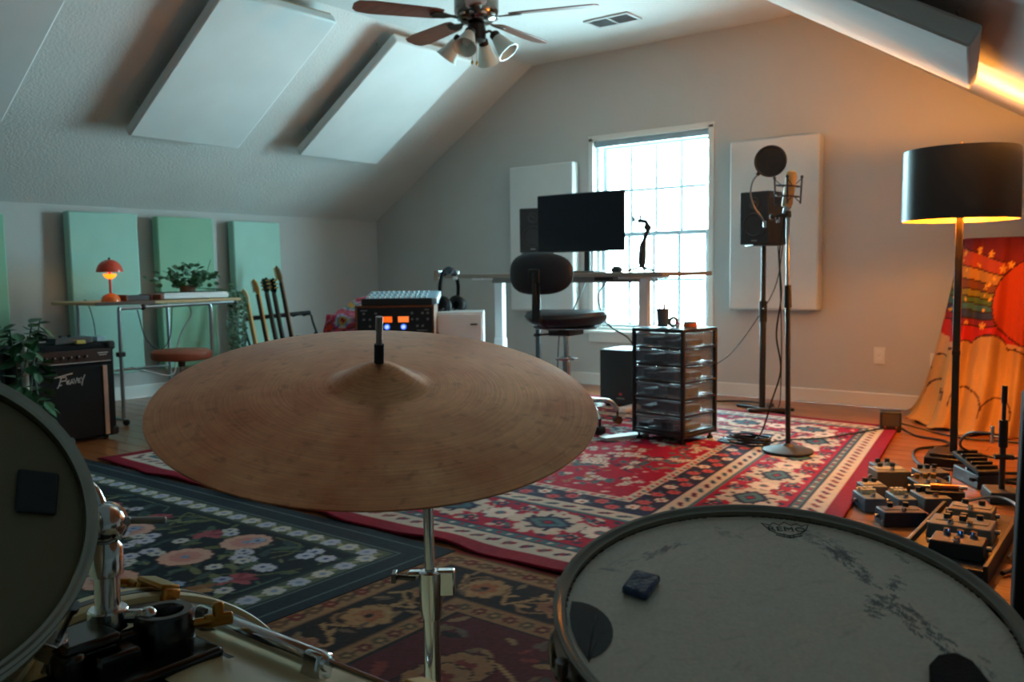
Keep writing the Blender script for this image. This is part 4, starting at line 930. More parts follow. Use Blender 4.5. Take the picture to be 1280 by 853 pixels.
# guitar rack and guitars (lean towards the wall, -x)
gr = thing('guitar_rack', 'black padded tube guitar rack holding five guitars by the left wall', 'rack', (-6.10, 4.64, 0))
part(gr, 'top_bar', mat('black_foam', (24, 24, 26), .85), lambda b: b.cyl((-.06, -.33, .60), (-.06, .33, .625), .018, 14))
for s in (-1, 1):
    part(gr, 'side_frame', BLACKM, lambda b: b.tube(spline([(-.06, s*.315, .61), (-.055, s*.345, .595), (-.03, s*.355, .5), (.22, s*.365, .02), (.26, s*.365, .012)]), .010, 10))
    part(gr, 'rear_strut', BLACKM, lambda b: b.tube([(-.02, s*.355, .45), (-.22, s*.36, .012)], .009, 10))
part(gr, 'lower_bar', mat('black_foam', (24, 24, 26), .85), lambda b: b.cyl((.17, -.36, .10), (.17, .36, .10), .018, 14))
part(gr, 'divider', RUBBER, lambda b: [b.cyl((-.06, y, .60), (.02, y, .62), .008, 8) for y in (-.27, -.14, -.03, .06, .15, .26)] and b)
def guitar(y, ztop, bodym, neckm, headm, label, style, lean=.26, tunm=GOLD):
    R = Matrix.Rotation(-lean, 3, 'Y')                                       # local z up the neck, x outward
    L_ = (ztop-.03)/math.cos(lean); base = Vector((-5.93+.02, y, .13-.09))
    # base such that the neck crosses the top bar
    t = thing('guitar', label, 'guitar', base, group='guitars in the rack', M3=R @ Matrix.Rotation(-1.32, 3, 'Z'))
    k = L_/1.0
    out = [(0, .0), (.10, .01), (.155, .06), (.165, .13), (.13, .20), (.105, .25), (.125, .32), (.115, .38), (.06, .40), (.03, .37), (-.03, .37), (-.06, .40), (-.115, .38), (-.125, .32), (-.105, .25), (-.13, .20), (-.165, .13), (-.155, .06), (-.10, .01)]
    w = .62
    F = Matrix((Vector((0, 1, 0)), Vector((0, 0, 1)), Vector((1, 0, 0)))).transposed()
    part(t, 'body', bodym, lambda b: b.prism([(x*w*k, z*k) for x, z in out], .042, F, (0, 0, .0)), .008)
    part(t, 'neck', neckm, lambda b: b.box((.022, 0, .60*k), (.020, .033, .50*k), None, 1., .9), .006)
    part(t, 'fretboard', ROSEW if neckm is not MAPLE else MAPLE, lambda b: b.box((.036, 0, .565*k), (.006, .034, .57*k), None, 1., .9), .001)
    part(t, 'pickup', BLACK, lambda b: b.box((.026, 0, .27*k), (.012, .07, .022)).box((.026, 0, .20*k), (.012, .07, .022)), .002)
    part(t, 'bridge', CHROME, lambda b: b.box((.026, 0, .13*k), (.012, .075, .02)), .002)
    if style == 'six':
        hp_ = [(-.02, .845), (-.028, .87), (-.048, .90), (-.052, .985), (-.02, 1.0), (.012, .96), (.028, .90), (.022, .87), (.02, .845)]; tun = [(-.052, .89+.018*i) for i in range(6)]
    else:
        hp_ = [(-.02, .845), (-.04, .875), (-.043, .97), (-.024, .988), (0, .978), (.024, .988), (.043, .97), (.04, .875), (.02, .845)]; tun = [(s*.046, .89+.033*i) for i in range(3) for s in (-1, 1)]
    hd = part(t, 'headstock', headm, lambda b: b.prism([(x*.72, z*k) for x, z in hp_], .014, F @ rotm(rx=0), (.022, 0, 0)), .003)
    for (x, z) in tun:
        part(hd, 'tuning_peg', tunm, lambda b: b.cyl((.012, x*.72, z*k), (.034, x*.5, z*k), .006, 8).ball((.018, x*.95, z*k), (.006, .010, .007), 8, 6))
    part(t, 'strings', mat('dull_string', (70, 66, 60), .7), lambda b: [b.cyl((.0405, (i-2.5)*.0055, .13*k), (.0405, (i-2.5)*.0045, .86*k), .0004, 4) for i in range(6)] and b)
guitar(4.31, .84, mat('cream_guitar', (210, 196, 160), .3), MAPLE, mat('light_maple', (216, 196, 156), .4), 'guitar with a pale maple neck, leftmost in the rack', 'six')
guitar(4.425, .92, mat('sunburst_guitar', (180, 100, 40), .25, coat=.5), mat('amber_neck', (206, 132, 50), .35, var=.1), mat('amber_neck', (206, 132, 50), .35), 'guitar with a bright amber orange neck, second in the rack', 'six', tunm=CHROME)
guitar(4.515, .935, mat('black_guitar', (26, 24, 26), .2, coat=.5), mat('ebony_neck', (44, 36, 32), .4), mat('black_headstock', (22, 20, 22), .25), 'guitar with a black headstock and dark neck, middle of the rack', 'three')
guitar(4.585, .93, mat('cherry_guitar', (90, 24, 22), .2, coat=.5), mat('dark_mahogany_neck', (70, 46, 34), .4), mat('black_headstock', (22, 20, 22), .25), 'guitar with gold pegs on a dark headstock, second from the right in the rack', 'three')
guitar(4.68, 1.03, mat('brown_bass_body', (120, 78, 46), .3, coat=.3), mat('brown_bass_neck', (136, 100, 70), .45), mat('brown_bass_neck', (136, 100, 70), .45), 'taller guitar with a brown neck, rightmost in the rack', 'six')
# ================================================================== COMPUTER DESK
DESKZ = .945
cd = thing('standing_desk', 'wide grey-topped standing desk on white legs in front of the window', 'desk', (-3.56, 5.22, 0))
part(cd, 'desktop', mat('grey_oak_top', (150, 138, 126), .5, var=.1, scale=4, stretch=(.8, 8, 8)), lambda b: b.box((0, .03, DESKZ-.015), (1.84, .72, .03)), .004)
WL = mat('white_steel_leg', (222, 226, 228), .35, var=.02)
for s, x in ((-1, -.66), (1, .60)):
    part(cd, 'leg', WL, lambda b: b.box((x, .02, .66), (.075, .05, .52)), .006)
    part(cd, 'leg_column', WL, lambda b: b.box((x, .02, .24), (.085, .06, .42)), .006)
    part(cd, 'foot', WL, lambda b: b.box((x, .02, .037), (.07, .62, .036)), .01)
    part(cd, 'bracket', WL, lambda b: b.box((x, .02, DESKZ-.038), (.09, .55, .016)), .003)
part(cd, 'frame_rail', mat('grey_rail', (120, 116, 112), .5), lambda b: b.box((0, -.10, DESKZ-.05), (1.25, .04, .04)).box((0, .14, DESKZ-.05), (1.25, .04, .04)), .003)
part(cd, 'control_box', BLACK, lambda b: b.box((.45, -.26, DESKZ-.042), (.12, .05, .025)), .004)
# monitor
mo = thing('computer_monitor', 'wide black computer monitor on a single post on the desk', 'monitor', (-3.375, 5.08, DESKZ))
part(mo, 'panel', BLACK, lambda b: b.box((0, 0, .345), (.715, .022, .405)), .006)
part(mo, 'screen', mat('dark_screen', (14, 22, 32), .16, var=.05), lambda b: b.box((0, -.0115, .347), (.70, .002, .385)))
part(mo, 'rear_bulge', BLACK, lambda b: b.box((0, .03, .33), (.40, .05, .24), None, .9, .9), .01)
part(mo, 'post', BLACKM, lambda b: b.box((.02, .06, .16), (.042, .022, .32)), .004)
part(mo, 'base', BLACKM, lambda b: b.box((.02, .06, .006), (.20, .16, .012)), .005)
# speakers on stands
CONE = mat('speaker_cone', (40, 40, 44), .5)
def studio_speaker(x, y, z, rz, label):
    t = thing('studio_speaker', label, 'speaker', (x, y, z), rz, 'studio speakers beside the desk')
    w, d, h = .215, .25, .345
    part(t, 'cabinet', mat('speaker_vinyl', (30, 31, 36), .55, bump=.2), lambda b: b.box((0, 0, h/2), (w, d, h)), .008)
    RY = frame((0, -1, 0))
    wf = part(t, 'woofer', CONE, lambda b: b.lathe([(.082, 0), (.080, .006), (.072, .008), (.066, -.0), (.03, -.016), (.024, -.008), (0, -.002)], 32, RY, (0, -d/2-.002, .125)))
    part(wf, 'surround', RUBBER, lambda b: b.ring((0, -d/2-.004, .125), .073, .006, (0, 1, 0), 36, 8))
    part(t, 'tweeter', CONE, lambda b: b.lathe([(.040, .001), (.038, .006), (.020, .0), (.016, .006), (0, .012)], 28, RY, (0, -d/2-.001, .268)))
    part(t, 'badge', GREYP, lambda b: b.box((0, -d/2-.001, .025), (.04, .003, .008)))
    return t
studio_speaker(-4.18, 5.66, 1.108, -.62+PI*0+1.05, 'black studio speaker left of the monitor on a stand')
studio_speaker(-2.295, 5.66, 1.115, -.13, 'black studio speaker on a tall stand right of the window')
def speaker_stand(x, y, h, rz, label):
    t = thing('speaker_stand', label, 'speaker stand', (x, y, 0), rz, 'speaker stands')
    part(t, 'top_plate', BLACKM, lambda b: b.box((0, 0, h-.004), (.20, .20, .008)), .002)
    part(t, 'upper_pole', BLACKM, lambda b: b.cyl((0, 0, .55), (0, 0, h-.008), .016, 16))
    part(t, 'lower_pole', BLACKM, lambda b: b.cyl((0, 0, .02), (0, 0, .72), .021, 16))
    part(t, 'collar', RUBBER, lambda b: b.cyl((0, 0, .60), (0, 0, .74), .026, 16))
    part(t, 'knob', BLACK, lambda b: b.cyl((.02, 0, .69), (.05, 0, .69), .012, 12))
    for s in (-1, 1):
        part(t, 'base_leg', BLACKM, lambda b: b.box((.0, 0, .0), (.42, .05, .022), None) and [setattr(v, 'z', v.z+.011) for v in b.v] and b, .004).rotation_euler = (0, 0, s*.55)
    part(t, 'base_bar', BLACKM, lambda b: b.box((.19, 0, .033), (.04, .30, .022)), .004)
    return t
speaker_stand(-2.295, 5.66, 1.115, -.9, 'black pole stand under the speaker right of the window')
speaker_stand(-4.20, 5.70, 1.108, 2.6, 'black pole stand behind the desk under the left speaker')
# camera gimbal on a mini tripod
gm = thing('camera_gimbal', 'small black camera gimbal on a mini tripod at the right end of the desk', 'gimbal', (-2.90, 5.10, DESKZ))
for a in (-.3, 1.9, 4.0): part(gm, 'tripod_leg', BLACKM, lambda b: b.cyl((0, 0, .035), (.10*math.cos(a), .10*math.sin(a), .008), .009, 8))
part(gm, 'grip', BLACK, lambda b: b.tube([(0, 0, .03), (0, 0, .06), (.004, 0, .15), (.014, 0, .20)], [.018, .028, .026, .02], 14))
part(gm, 'control_pad', GREYP, lambda b: b.box((.0, -.02, .15), (.02, .012, .05)), .003)
part(gm, 'arm', BLACKM, lambda b: b.tube(spline([(.014, 0, .20), (.03, 0, .24), (.045, 0, .285), (.03, 0, .325), (-.005, 0, .335)]), .015, 10))
part(gm, 'motor', BLACK, lambda b: b.cyl((.042, -.02, .29), (.042, .02, .29), .019, 14).cyl((-.01, -.018, .335), (-.01, .018, .335), .016, 14))
part(gm, 'phone_clamp', BLACK, lambda b: b.box((-.035, 0, .337), (.055, .02, .014)).box((-.06, 0, .352), (.01, .02, .03)).box((-.012, 0, .36), (.01, .02, .024)), .002)
# small mouse-like object and cable puck on the desk
ms = thing('computer_mouse', 'dark computer mouse lying on the desk by the window', 'mouse', (-3.07, 5.06, DESKZ))
part(ms, 'shell', BLACK, lambda b: b.ball((0, 0, .016), (.045, .032, .026), 18, 10))
part(ms, 'wheel', GREYP, lambda b: b.cyl((-.022, -.003, .036), (-.022, .003, .036), .008, 10))
cable('cable', 'black cable hanging below the desk towards the subwoofer', [(-3.22, 5.2, .90), (-3.24, 5.1, .78), (-3.16, 5.08, .6), (-3.06, 5.18, .50), (-3.02, 5.22, .42)], .006, CABLE)
cable('cable', 'thin black cable curving between the chair seat and the desk', [(-3.40, 5.2, .90), (-3.43, 5.15, .78), (-3.50, 5.15, .66), (-3.62, 5.2, .60), (-3.72, 5.3, .4), (-3.74, 5.3, .02)], .004, CABLE)
# subwoofer
sw = thing('subwoofer', 'black subwoofer box on the floor under the desk', 'speaker', (-3.08, 5.28, .018))
part(sw, 'cabinet', mat('speaker_vinyl', (30, 31, 36), .55, bump=.2), lambda b: b.box((0, 0, .208), (.34, .30, .38)), .008)
part(sw, 'front_baffle', BLACK, lambda b: b.box((0, -.154, .21), (.33, .012, .37)), .004)
part(sw, 'red_emblem', mat('red_emblem', (200, 40, 40), .4), lambda b: b.box((.0, -.161, .095), (.02, .002, .016)))
text_mesh('studio', .020, 'lettering', GREYP, sw, (0, -.1612, .066), frame((0, -1, 0))) if False else part(sw, 'badge', GREYP, lambda b: b.box((0, -.161, .066), (.06, .002, .008)))
for x in (-.13, .13):
    for y in (-.11, .11): part(sw, 'foot', RUBBER, lambda b: b.cyl((x, y, 0), (x, y, .02), .02, 12))
# office chair
ch = thing('office_chair', 'black armless task chair with a small oval backrest facing the desk', 'chair', (-2.975, 4.32, .018), .12)
SEAT = mat('dark_blue_black_vinyl', (30, 36, 44), .32, var=.1, bump=.1)
b = MB(); pr = []
b.lathe([(0, .60), (.15, .602), (.20, .612), (.232, .635), (.240, .660), (.225, .684), (.17, .698), (0, .692)], 40)
for v in b.v:
    v.x *= 1.06; v.y *= 1.0
    if v.y > .12: v.z += (v.y-.12)*.10
    v.z += .25*v.x*v.x
b.build('seat', SEAT, ch)
part(ch, 'seat_pan', BLACK, lambda b: b.lathe([(0, .592), (.18, .596), (.2, .606), (0, .61)][::-1], 32))
b = MB(); b.ball((0, 0, 0), (.21, .042, .122), 32, 16)
for v in b.v:
    v.x = math.copysign(abs(v.x/.21)**.75, v.x)*.21; v.z = math.copysign(abs(v.z/.122)**.8, v.z)*.122; v.y += 1.0*v.x*v.x-.01
b.v = [v+Vector((-.06, -.225, .925)) for v in b.v]; b.build('backrest', mat('dark_backrest', (34, 36, 44), .6, var=.1), ch)
part(ch, 'back_boss', BLACK, lambda b: b.box((-.06, -.27, .91), (.075, .03, .085)), .008)
part(ch, 'back_bar', BLACKM, lambda b: b.tube(spline([(-.06, -.275, .93), (-.055, -.278, .82), (-.045, -.262, .70), (-.03, -.20, .615), (0, -.05, .588)]), .013, 8).box((-.05, -.271, .76), (.052, .012, .22), rotm(rx=-.04)), .003)
part(ch, 'tilt_mechanism', BLACK, lambda b: b.box((0, 0, .575), (.14, .2, .04)), .008)
part(ch, 'lever_knob', BLACK, lambda b: b.cyl((-.06, -.05, .565), (-.13, -.11, .56), .006, 8).ball((-.135, -.115, .56), (.022, .022, .012), 12, 8))
part(ch, 'gas_post', CHROME, lambda b: b.cyl((0, 0, .14), (0, 0, .56), .0165, 20).cyl((0, 0, .12), (0, 0, .40), .026, 20))
part(ch, 'foot_ring', CHROME, lambda b: b.lathe([(.03, .405), (.072, .408), (.074, .416), (.03, .425)], 24, close=True))
for k in range(5):
    a = math.radians(-27+72*k); d = Vector((math.cos(a), math.sin(a), 0)); s_ = Vector((-d.y, d.x, 0))
    lg = part(ch, 'base_leg', CHROME, lambda b: b.tube(spline([d*.02+Vector((0, 0, .14)), d*.16+Vector((0, 0, .152)), d*.275+Vector((0, 0, .14)), d*.325+Vector((0, 0, .085))]), [.02]*9+[.015]*16, 12))
    cs_ = part(lg, 'caster', RUBBER, lambda b: b.cyl(d*.325+s_*.022+Vector((0, 0, .026)), d*.325-s_*.022+Vector((0, 0, .026)), .025, 16).cyl(d*.325+Vector((0, 0, .03)), d*.325+Vector((0, 0, .085)), .008, 8))
# headphones hanging at the desk corner
hp0 = Vector((-4.30, 4.86, 0))
hd = thing('headphones', 'black over-ear headphones hanging from the left desk corner', 'headphones', (-4.345, 4.80, .965), 1.75); hd.scale = (1.42, 1.42, 1.42); HPM = mat('matte_headphone_black', (20, 20, 22), .9, spec=.1)
part(hd, 'headband', HPM, lambda b: b.tube(spline([(-.085, 0, -.14), (-.088, 0, -.07), (-.06, 0, -.01), (0, 0, .016), (.06, 0, -.01), (.088, 0, -.07), (.085, 0, -.14)]), .010, 10))
part(hd, 'head_pad', HPM, lambda b: b.tube(spline([(-.05, 0, -.012), (-.02, 0, .0), (.02, 0, .0), (.05, 0, -.012)]), .014, 10))
for s in (-1, 1):
    ec = part(hd, 'ear_cup', HPM, lambda b: b.lathe([(0, -.026), (.03, -.024), (.042, -.012), (.046, .0), (.044, .012)], 28, frame((-s, 0, 0)), (s*.088, 0, -.175)))
    part(ec, 'ear_pad', RUBBER, lambda b: b.ring((s*.066, 0, -.175), .036, .015, (1, 0, 0), 30, 10))
part(hd, 'hanger', STEEL, lambda b: b.tube(spline([(.0, .06, -.008), (0, .0, -.012), (0, -.02, .0), (0, -.03, .02)]), .006, 8).box((0, .065, -.02), (.04, .03, .05)))
part(hd, 'silver_adjuster', WHITEP, lambda b: b.box((.070, 0, -.02), (.012, .026, .05), rotm(ry=.5)), .003)
part(hd, 'coiled_cable', CABLE, lambda b: b.tube([(-.075+.07*math.sin(t*.18)+.008*math.cos(t*2.2), -.03+.008*math.sin(t*2.2), -.18-.03*abs(math.sin(t*.09))) for t in range(0, 70)], .003, 5))

# ================================================================== MIXER CORNER
ang = math.atan2(.616, .787)                                   # faces the drum kit
cab = thing('white_cabinet', 'white drawer cabinet under the mixer in the corner', 'cabinet', (-4.27, 4.62, 0), ang)
part(cab, 'body', WHITEP, lambda b: b.box((-.02, .02, .35), (.66, .34, .66)), .004)
for k in range(3):
    dr = part(cab, 'drawer', WHITEP, lambda b: b.box((-.02, -.16, .135+k*.215), (.64, .018, .205)), .003)
    part(dr, 'handle', BLACK, lambda b: b.box((.245, -.175, .165+k*.215), (.05, .012, .010)).box((-.24, -.175, .165+k*.215), (.05, .012, .010)), .003)
for x in (-.30, .26):
    for y in (-.1, .15): part(cab, 'foot', BLACK, lambda b: b.cyl((x, y, 0), (x, y, .022), .018, 12))
# preamp console in wood case on its own small stand, in front
fx, fy = -4.255, 4.165
stn = thing('equipment_stand', 'low black stand carrying the wood-cased preamp console', 'stand', (fx, fy, 0), ang)
part(stn, 'shelf', BLACKM, lambda b: b.box((0, .04, .535), (.54, .30, .022)), .003)
for x in (-.25, .25):
    for y in (-.09, .17): part(stn, 'leg', BLACKM, lambda b: b.box((x, y, .262), (.025, .025, .524)), .002)
part(stn, 'lower_shelf', BLACKM, lambda b: b.box((0, .04, .12), (.48, .26, .018)), .003)
pre = thing('preamp_console', 'black preamp console in a walnut case with glowing orange meters', 'audio console', (fx, fy, .546), ang)
part(pre, 'wood_case', WALNUT, lambda b: b.box((-.257, .05, .099), (.014, .28, .198)).box((.257, .05, .099), (.014, .28, .198)).box((0, .05, .191), (.50, .28, .014)).box((0, .05, .007), (.50, .28, .014)), .003)
part(pre, 'faceplate', mat('faceplate_black', (22, 23, 27), .4), lambda b: b.box((0, -.078, .099), (.50, .014, .170)), .002)
part(pre, 'chassis', BLACK, lambda b: b.box((0, .05, .099), (.49, .24, .165)))
for k, (x, c) in enumerate(((-.052, (255, 104, 20)), (.058, (255, 128, 56)))):
    mt = part(pre, 'meter_bezel', BLACK, lambda b: b.box((x, -.087, .105), (.082, .008, .050)), .002)
    part(mt, 'meter_window', mat('meter_glow_%d' % k, c, .4, emit=c, es=.95), lambda b: b.box((x, -.092, .105), (.070, .003, .038)))
    part(mt, 'needle', BLACK, lambda b: b.cyl((x, -.0945, .088), (x-.012, -.0945, .117), .0008, 4))
    kn = part(pre, 'blue_knob', mat('blue_led_ring', (40, 90, 220), .3, emit=(70, 120, 255), es=1.2), lambda b: b.cyl((x, -.085, .055), (x, -.090, .055), .019, 20))
    part(kn, 'knob_cap', mat('lit_knob', (190, 215, 255), .3, emit=(190, 215, 255), es=1.0), lambda b: b.cyl((x, -.089, .055), (x, -.105, .055), .011, 16))
for i, x in enumerate((-.205, -.165, -.125, .115, .150, .185, .220)):
    for z in (.06, .105, .145):
        if (i+int(z*100)) % 3: part(pre, 'knob', GREYP, lambda b: b.cyl((x, -.084, z), (x, -.098, z), .008, 12))
part(pre, 'panel_print', mat('print_grey', (150, 152, 156), .6), lambda b: b.box((-.205, -.0855, .165), (.045, .001, .006)).box((-.19, -.0855, .03), (.06, .001, .004)).box((.18, -.0855, .03), (.07, .001, .004)).box((.215, -.0855, .168), (.03, .001, .005)))
# mixer on top
mx_ = thing('mixing_desk', 'silver blue mixing desk with rows of knobs on the walnut console', 'mixer', (fx+.01, fy+.03, .744), ang)
MXM = mat('mixer_blue_grey', (132, 166, 184), .4, .2, var=.05)
part(mx_, 'chassis', MXM, lambda b: b.add([(-.225, -.10, .0), (.245, -.10, .0), (.245, .20, .0), (-.225, .20, .0), (-.225, -.10, .045), (.245, -.10, .045), (.245, .20, .088), (-.225, .20, .088)], [(0, 3, 2, 1), (4, 5, 6, 7), (0, 1, 5, 4), (1, 2, 6, 5), (2, 3, 7, 6), (3, 0, 4, 7)]), .004)
part(mx_, 'front_lip', BLACK, lambda b: b.box((-.01, -.106, .024), (.47, .018, .046)), .006)
part(mx_, 'side_cheek', WHITEP, lambda b: b.box((.252, .05, .045), (.014, .30, .04), rotm(rx=.14)), .004)
for k in range(12):
    x = -.20+k*.0345
    part(mx_, 'fader', WHITEP, lambda b: b.box((x, -.072, .056), (.013, .02, .014), rotm(rx=.14)), .002)
    for j in range(4): part(mx_, 'knob', WHITEP if j % 2 else mat('teal_knob', (90, 160, 170), .4), lambda b: b.cyl((x, -.025+j*.05, .055+j*.0072), (x, -.025+j*.05, .070+j*.0072), .007, 8))
# colourful cloth over a trunk
tr = thing('storage_trunk', 'low trunk hidden under the colourful cloth beside the mixer', 'trunk', (-4.80, 4.30, 0), ang)
part(tr, 'body', mat('trunk_brown', (70, 52, 42), .6), lambda b: b.box((0, .06, .30), (.30, .42, .58)), .01)
part(tr, 'lid', mat('trunk_brown', (70, 52, 42), .6), lambda b: b.box((0, .06, .62), (.31, .43, .06)), .01)
n = 90; ps = np.array([(196, 60, 80), (224, 120, 150), (70, 60, 60), (210, 70, 50), (150, 60, 140), (200, 196, 190), (60, 140, 160), (220, 160, 70), (150, 40, 50)])
U, V = np.meshgrid(np.linspace(0, 1, n), np.linspace(0, 1, n))
f = 3.2*np.sin(13*U+2*np.sin(15*V))+2.6*np.cos(14*V+2.5*np.sin(11*U+1))+1.6*np.sin(33*U*V+3)
cl = ps[(np.floor(np.abs(f)*1.7)).astype(int) % len(ps)].astype(float)
ca, sa = math.cos(ang), math.sin(ang)
def cloth_fn(u, v):
    # draped sheet: u across, v front->back; sides and front hang down
    a = (u-.5)*1.05; c = (v-.45)*1.35; hw, hd_ = .16, .235
    ex = np.maximum(np.abs(a)-hw, 0); ey = np.maximum(np.abs(c)-hd_, 0)
    x = np.sign(a)*(np.minimum(np.abs(a), hw)+.02+.10*ex); y = np.sign(c)*(np.minimum(np.abs(c), hd_)+.02+.10*ey)
    dr = np.maximum(ex, ey); fold = .014*np.sin(a*34+c*9)*np.minimum(dr*5, 1)+.012*np.cos(c*29)*np.minimum(ex*5, 1)
    x = x+np.sign(a)*fold*(ex > ey); y = y+np.sign(c)*fold*(ey >= ex)
    z = .668-dr*.98+.018*np.sin(a*12+1)*np.cos(c*10)*(dr < .01)+.12*np.exp(-((a-.05)/.16)**2-((c-.12)/.10)**2)
    z = np.maximum(z, .02); y = y+.06
    return -4.80+ca*x-sa*y, 4.30+sa*x+ca*y, z
o = grid_mesh('draped_cloth', n, n, cloth_fn, cl, mat_col('printed_cotton', .9, .2, 300), None, .003)
tag(o, 'colourful red and purple patterned cloth draped over a trunk by the mixer', 'cloth')
n = 60; U, V = np.meshgrid(np.linspace(0, 1, n), np.linspace(0, 1, n)); f = 3*np.sin(9*U+3*V)+2*np.cos(11*V-4*U)
ps2 = np.array([(70, 140, 150), (120, 170, 176), (60, 70, 90), (200, 196, 190), (160, 50, 60)]); cl2 = ps2[(np.floor(np.abs(f)*1.3)).astype(int) % 5].astype(float)
def heap_fn(u, v):
    t_ = u*2*PI; r = v; rx, ry = .19, .10; z = .80+.135*np.cos(np.minimum(r, 1)*PI/2)*(1+.18*np.sin(3*t_+2)*r)+.008*np.sin(9*t_)*r
    x = rx*r*np.cos(t_)*(1+.10*np.sin(5*t_)); y = ry*r*np.sin(t_); return -4.55+ca*x-sa*y, 4.62+sa*x+ca*y, z-.125
o = grid_mesh('folded_blanket', n, n, heap_fn, cl2, MATS['printed_cotton'], None, 0)
tag(o, 'teal and white patterned blanket heaped behind the mixing desk', 'blanket')
# ================================================================== DRAWER CART
ct = thing('drawer_cart', 'six-drawer rolling cart with smoky clear plastic drawers', 'drawer cart', (-2.275, 4.36, .018), -.145)
CW, CD, CH = .345, .32, .62
FR = mat('cart_black_frame', (28, 28, 32), .4)
SMOKE = clear_plastic('smoky_clear_plastic', (120, 132, 144), .42, .2)
for x in (-1, 1):
    for y in (-1, 1): part(ct, 'post', FR, lambda b: b.box((x*(CW/2-.010), y*(CD/2-.010), .325), (.020, .020, .57)), .003)
part(ct, 'top', FR, lambda b: b.box((0, 0, CH-.009), (CW, CD, .018)), .004)
part(ct, 'top_tray', mat('tray_blue_grey', (120, 142, 156), .25, var=.05), lambda b: b.box((0, 0, CH+.0015), (CW-.05, CD-.05, .003)), .001)
part(ct, 'bottom', FR, lambda b: b.box((0, 0, .045), (CW, CD, .018)), .003)
q = random.Random(8); dh = (CH-.018-.058)/6
for k in range(6):
    z = .058+k*dh
    for y, d in ((-CD/2+.006, (CW-.04, .012, .010)), (CD/2-.006, (CW-.04, .012, .010))): part(ct, 'rail', FR, lambda b: b.box((0, y, z+.004), d), .001)
    for s in (-1, 1): part(ct, 'rail', FR, lambda b: b.box((s*(CW/2-.006), 0, z+.004), (.010, CD-.04, .010)), .001)
    zc, h = z+.012+(dh-.018)/2, dh-.018; W, D = CW-.046, CD-.03
    dr = part(ct, 'drawer', SMOKE, lambda b: b.box((0, -D/2, zc), (W, .003, h)).box((0, D/2, zc), (W, .003, h)).box((-W/2, 0, zc), (.003, D-.006, h)).box((W/2, 0, zc), (.003, D-.006, h)).box((0, 0, zc-h/2+.0015), (W-.008, D-.008, .003)), 0, 0)
    part(dr, 'drawer_lip', mat('clear_lip', (150, 160, 170), .2), lambda b: b.box((0, -D/2-.006, zc+h/2-.006), (W, .012, .005)), .001)
    cols_ = [(34, 34, 40), (50, 46, 48), (150, 150, 150), (70, 60, 54), (40, 50, 70), (180, 176, 168)]
    for j in range(5):
        w_, d_, h_ = q.uniform(.05, .10), q.uniform(.10, .2), q.uniform(.25, .62)*h
        part(dr, 'stored_item', mat('stored_%d' % (q.randrange(6)), cols_[q.randrange(6)], .6), lambda b: b.box((-W/2+.05+j*(W-.10)/4, q.uniform(-.06, .03), zc-h/2+.004+h_/2), (min(w_, .07), d_, h_), rotm(rz=q.uniform(-.1, .1))), .004)
for x in (-1, 1):
    for y in (-1, 1):
        cs_ = part(ct, 'caster', RUBBER, lambda b: b.cyl((x*.145-.009, y*.13, .0), (x*.145+.009, y*.13, .0), .018, 14)); part(cs_, 'caster_stem', FR, lambda b: b.cyl((x*.145, y*.13, .01), (x*.145, y*.13, .04), .008, 8))
Rc = rotm(rz=-.145); ctp = lambda x, y: Vector((-2.275, 4.36, .018+CH+.003))+Rc @ Vector((x, y, 0))
pc = thing('pen_cup', 'grey mesh pen cup full of pens on the drawer cart', 'pen cup', ctp(-.05, -.04))
part(pc, 'cup', mat('grey_mesh', (92, 98, 104), .4, .5), lambda b: b.lathe([(0, .002), (.030, .002), (.037, .10), (.035, .10), (.028, .006), (0, .005)], 24))
for k, (c, l) in enumerate((((60, 40, 40), .175), ((40, 60, 100), .13), ((200, 200, 200), .14), ((30, 30, 30), .15), ((150, 50, 40), .13))):
    a = k*1.26; part(pc, 'pen', mat('pen_%d' % k, c, .4), lambda b: b.cyl((.012*math.cos(a), .012*math.sin(a), .008), (.028*math.cos(a+.4), .028*math.sin(a+.4), l), .0042, 8))
jr = thing('tape_roll', 'round grey tape roll standing on the drawer cart beside the pen cup', 'tape roll', ctp(.025, -.045))
part(jr, 'roll', mat('tan_tape', (120, 112, 102), .5), lambda b: b.ring((0, 0, .030), .021, .0105, (.3, -1, 0), 28, 8))
jb = thing('small_jar', 'little white and red jar on the cart between tape roll and tin', 'jar', ctp(.072, -.07))
part(jb, 'glass', mat('jar_white', (200, 200, 204), .3), lambda b: b.lathe([(0, 0), (.011, 0), (.012, .018), (.009, .022), (0, .022)], 16)); part(jb, 'cap', mat('jar_red', (190, 50, 60), .4), lambda b: b.cyl((0, 0, .021), (0, 0, .032), .010, 14))
tn = thing('round_tin', 'low round tin with an orange band on the right of the drawer cart', 'tin', ctp(.118, -.02))
part(tn, 'tin_body', mat('tin_grey', (130, 130, 126), .4, .3), lambda b: b.lathe([(0, 0), (.036, 0), (.037, .030), (.037, .034), (0, .036)], 28)); part(tn, 'orange_band', mat('orange_band', (214, 96, 36), .5), lambda b: b.lathe([(.0372, .006), (.0380, .006), (.0380, .024), (.0372, .024)], 28, close=True))
# white slab on the rug by the cart
bk = thing('paper_stack', 'thin white pad lying on the red rug at the foot of the drawer cart', 'paper pad', (-2.50, 4.20, .018), 1.15)
part(bk, 'cover', WHITEP, lambda b: b.box((0, 0, .017), (.30, .075, .006)), .002); part(bk, 'pages', mat('paper_edge', (206, 210, 212), .8), lambda b: b.box((.0, 0, .008), (.29, .068, .015)), .001)

